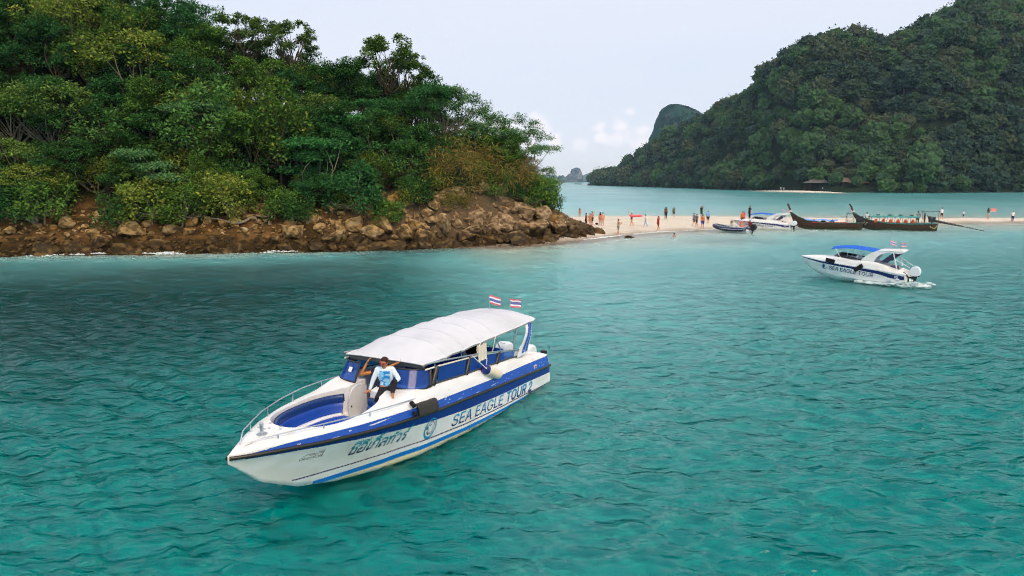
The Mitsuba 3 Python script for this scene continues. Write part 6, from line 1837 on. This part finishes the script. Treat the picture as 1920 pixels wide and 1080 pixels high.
# a swimmer: only head and shoulders are out of the water
J_, s_ = stand(h=1.7, pose=None) if False else stand(h=1.7)
wp = W(1264, 443)
figure('person', J_, s_, 'swimmer with only head and shoulders above the water before the sand spit', TAN, tw=frame_of(wp[0], wp[1], 120, -1.36), bottom=DKB)
aboard(C3, 5.2, -.2, 1.22, 200, 'dark dressed man standing on the foredeck of the moored speedboat', 1.74, top=lin(34, 40, 60), sleeves=.6, bottom=lin(26, 28, 40), long_legs=True)
aboard(C3, 6.0, .5, .55, 250, 'woman in orange top climbing at the bow of the moored speedboat', 1.65, top=lin(220, 110, 60), hair='long', bottom=lin(120, 60, 50))
aboard(C3, 5.9, -.1, .55, 240, 'woman in pink top at the bow of the moored speedboat', 1.65, top=lin(220, 70, 100), hair='long', bottom=lin(150, 60, 70), pose=dict(arms=((.9, .4), (.2, .2))))
aboard(RB, 0.9, -1.5, -.25, 230, 'man in dark red shirt standing in the shallows behind the inflatable boat', 1.72, top=lin(120, 40, 44), sleeves=.6, bottom=lin(60, 40, 44), skin=BROWN)
aboard(RB, 2.55, -.1, .38, 250, 'person in straw hat and khaki shirt crouching in the inflatable boat', 1.15, top=lin(120, 112, 78), sleeves=1.5, bottom=lin(200, 190, 160), hair='hat')
aboard(LT2, 8.0, -.1, .60, 250, 'man in white shirt standing in the bow of the roofed longtail boat', 1.55, top=WHT, sleeves=.6, bottom=lin(90, 60, 50), skin=BROWN)
aboard(LT2, 2.1, -.35, .75, 250, 'boatman in pale shirt at the stern of the roofed longtail boat', 1.66, top=lin(190, 190, 186), sleeves=.5, bottom=lin(60, 64, 60), skin=BROWN, pose=dict(arms=((.2, .3), (.9, .8))))
aboard(LT2, 1.45, .25, .70, 160, 'man in dark clothes beside the engine of the roofed longtail boat', 1.5, top=lin(40, 56, 48), sleeves=.6, bottom=lin(30, 34, 34), skin=BROWN)

# ---------------------------------------------------------------- far away
far_b = thing('longtail_boat', 'tiny dark longtail boat on the horizon in front of the limestone stack', 'boat')
xs = np.linspace(0, 12, 16)
R_ = np.array([[(x, y * float(I(x, [0, 2, 8, 12], [.7, 1, .9, .05])), z) for y, z in ((-1, .95 + .06 * max(x - 7, 0) ** 2 * .5), (-.8, .2), (0, -.3), (.8, .2), (1, .95 + .06 * max(x - 7, 0) ** 2 * .5))] for x in xs])
obj('hull', sheet(R_), 'matte', far_b, lin(40, 34, 34), True)
obj('prow', tube([[11.6, 0, 1.5], [12.6, 0, 3.6]], [.18, .10], 6), 'matte', far_b, lin(46, 38, 36), True)
obj('cabin', cat([box((4.5, 1.4, .12), (5, 0, 2.0), .02)] + [tube([[x, y, .6], [x, y, 2.0]], .06, 6) for x in (3, 5, 7) for y in (-.6, .6)]), 'matte', far_b, lin(50, 48, 50), 30)
pf_ = W(1092, 345.4)
place(far_b, frame_of(pf_[0], pf_[1], 172, 0).scale([1.35, 1.35, 1.35]))

# the little beach under the hill with its huts
BEACH = [(1395, 357.8), (1440, 359.5), (1500, 361.0), (1545, 362.0), (1590, 363.0)]
bu = np.linspace(1390, 1600, 40)
fy = np.array([W(u, np.interp(u, [b[0] for b in BEACH], [b[1] for b in BEACH]))[1] for u in bu])
ty = np.linspace(-0.2, 1, 9)
wid_ = 9 * np.sin(np.linspace(0.0, np.pi, 40)) ** .8 + .3
P_ = np.array([[((u - 960) / FOC * (y0 + t * w_), y0 + t * w_, -0.5 + (0.2 + 1.5 * w_ / 14) * max(t + .2, 0) ** .8) for t in ty] for u, y0, w_ in zip(bu, fy, wid_)])
structure('far_beach', ground(P_), 'sand', smooth=True)


def hut(u, v, y, w, d, h, roof_col, label, kind='thatched_hut'):
    k = thing(kind, label, 'hut')
    x, y = (u - 960) / FOC * y, y
    rf = trimesh.Trimesh([(-w * .62, -d * .65, h), (w * .62, -d * .65, h), (w * .62, d * .65, h), (-w * .62, d * .65, h), (-w * .3, 0, h * 1.6), (w * .3, 0, h * 1.6)], [[0, 1, 5], [0, 5, 4], [2, 3, 4], [2, 4, 5], [1, 2, 5], [3, 0, 4]], process=False)
    obj('roof', rf, 'matte', k, roof_col, False)
    for a_ in (-.5, 0, .5):
        for b_ in (-.5, .5):
            obj('post', tube([[a_ * w, b_ * d, -1], [a_ * w, b_ * d, h]], .16, 6), 'matte', k, lin(70, 54, 42), True)
    obj('back_wall', box((w, .12, h * .8), (0, d * .48, h * .4), 0), 'matte', k, lin(60, 50, 44), False)
    place(k, frame_of(x, y, 4, 1.6))


hut(1526, 355, 412, 12, 6, 3.6, lin(92, 90, 84), 'long grey roofed shelter on the little beach under the hill', 'beach_shelter')
hut(1604, 355, 398, 9, 6, 3.6, lin(120, 98, 66), 'brown thatched hut at the right end of the little beach under the hill')
hut(1578, 350, 402, 5, 4, 4.2, lin(110, 96, 84), 'small grey brown hut between the shelter and the thatched hut')
for i, (u, y, lb) in enumerate([(1459, 418, 'tiny white dressed person on the little beach, leftmost there'), (1464.5, 417, 'tiny white dressed person on the little beach, second from the left'), (1536, 403, 'tiny person in pale blue in front of the grey roofed shelter')]):
    J, s = stand(h=1.75)
    figure('person', J, s, lb, top=WHT if i < 2 else lin(160, 190, 225), sleeves=.6, bottom=WHT if i < 2 else DKB, long_legs=True, tw=frame_of((u - 960) / FOC * y, y, 270, 1.0))
p = W(1502, 364.2)
J, s = stand(h=1.7)
figure('person', J, s, 'tiny pale swimmer standing waist deep off the little beach under the hill', top=WHT, sleeves=.4, bottom=DKB, tw=frame_of(p[0], p[1], 270, -.6))
# bare pale trunks that stand out of the forest
for i, (u0, v0, u1, v1, t_at, lb) in enumerate([(1740, 160, 1746, 72 + 58, .75, 'tall bare pale trunk high on the hill, uppermost of the pale trunks'), (1640, 160, 1644, 128, .78, 'leaning pale bare trunk on the hill left of the tallest one'), (1766, 190, 1772, 150, .62, 'pale bare trunk on the right of the hill'), (1800, 232, 1801, 204, .5, 'short pale bare trunk on the right of the hill'), (1908, 292, 1911, 252, .22, 'pale bare trunk at the right edge of the hill'), (1867, 190, 1868, 168, .6, 'thin pale snag at the upper right of the hill')]):
    yy_ = np.interp(u0, HB[:, 0], HB[:, 1]) + t_at * 210 - 14
    a_, b_ = D(u0, v0, yy_), D(u1, v1, yy_)
    k = thing('dead_tree', lb, 'dead tree')
    obj('trunk', tube(smooth_path([a_ - [0, 0, 6], a_, (a_ + b_) / 2 + [.4, 0, 0], b_], 9), np.linspace(.55, .2, 9), 6), 'bark', k, np.array([.55, .52, .46]), True)
    obj('branch', tube([b_ * .4 + a_ * .6, b_ * .6 + a_ * .4 + [1.6, 0, 1.0]], [.22, .1], 5), 'bark', k, np.array([.52, .49, .44]), True)
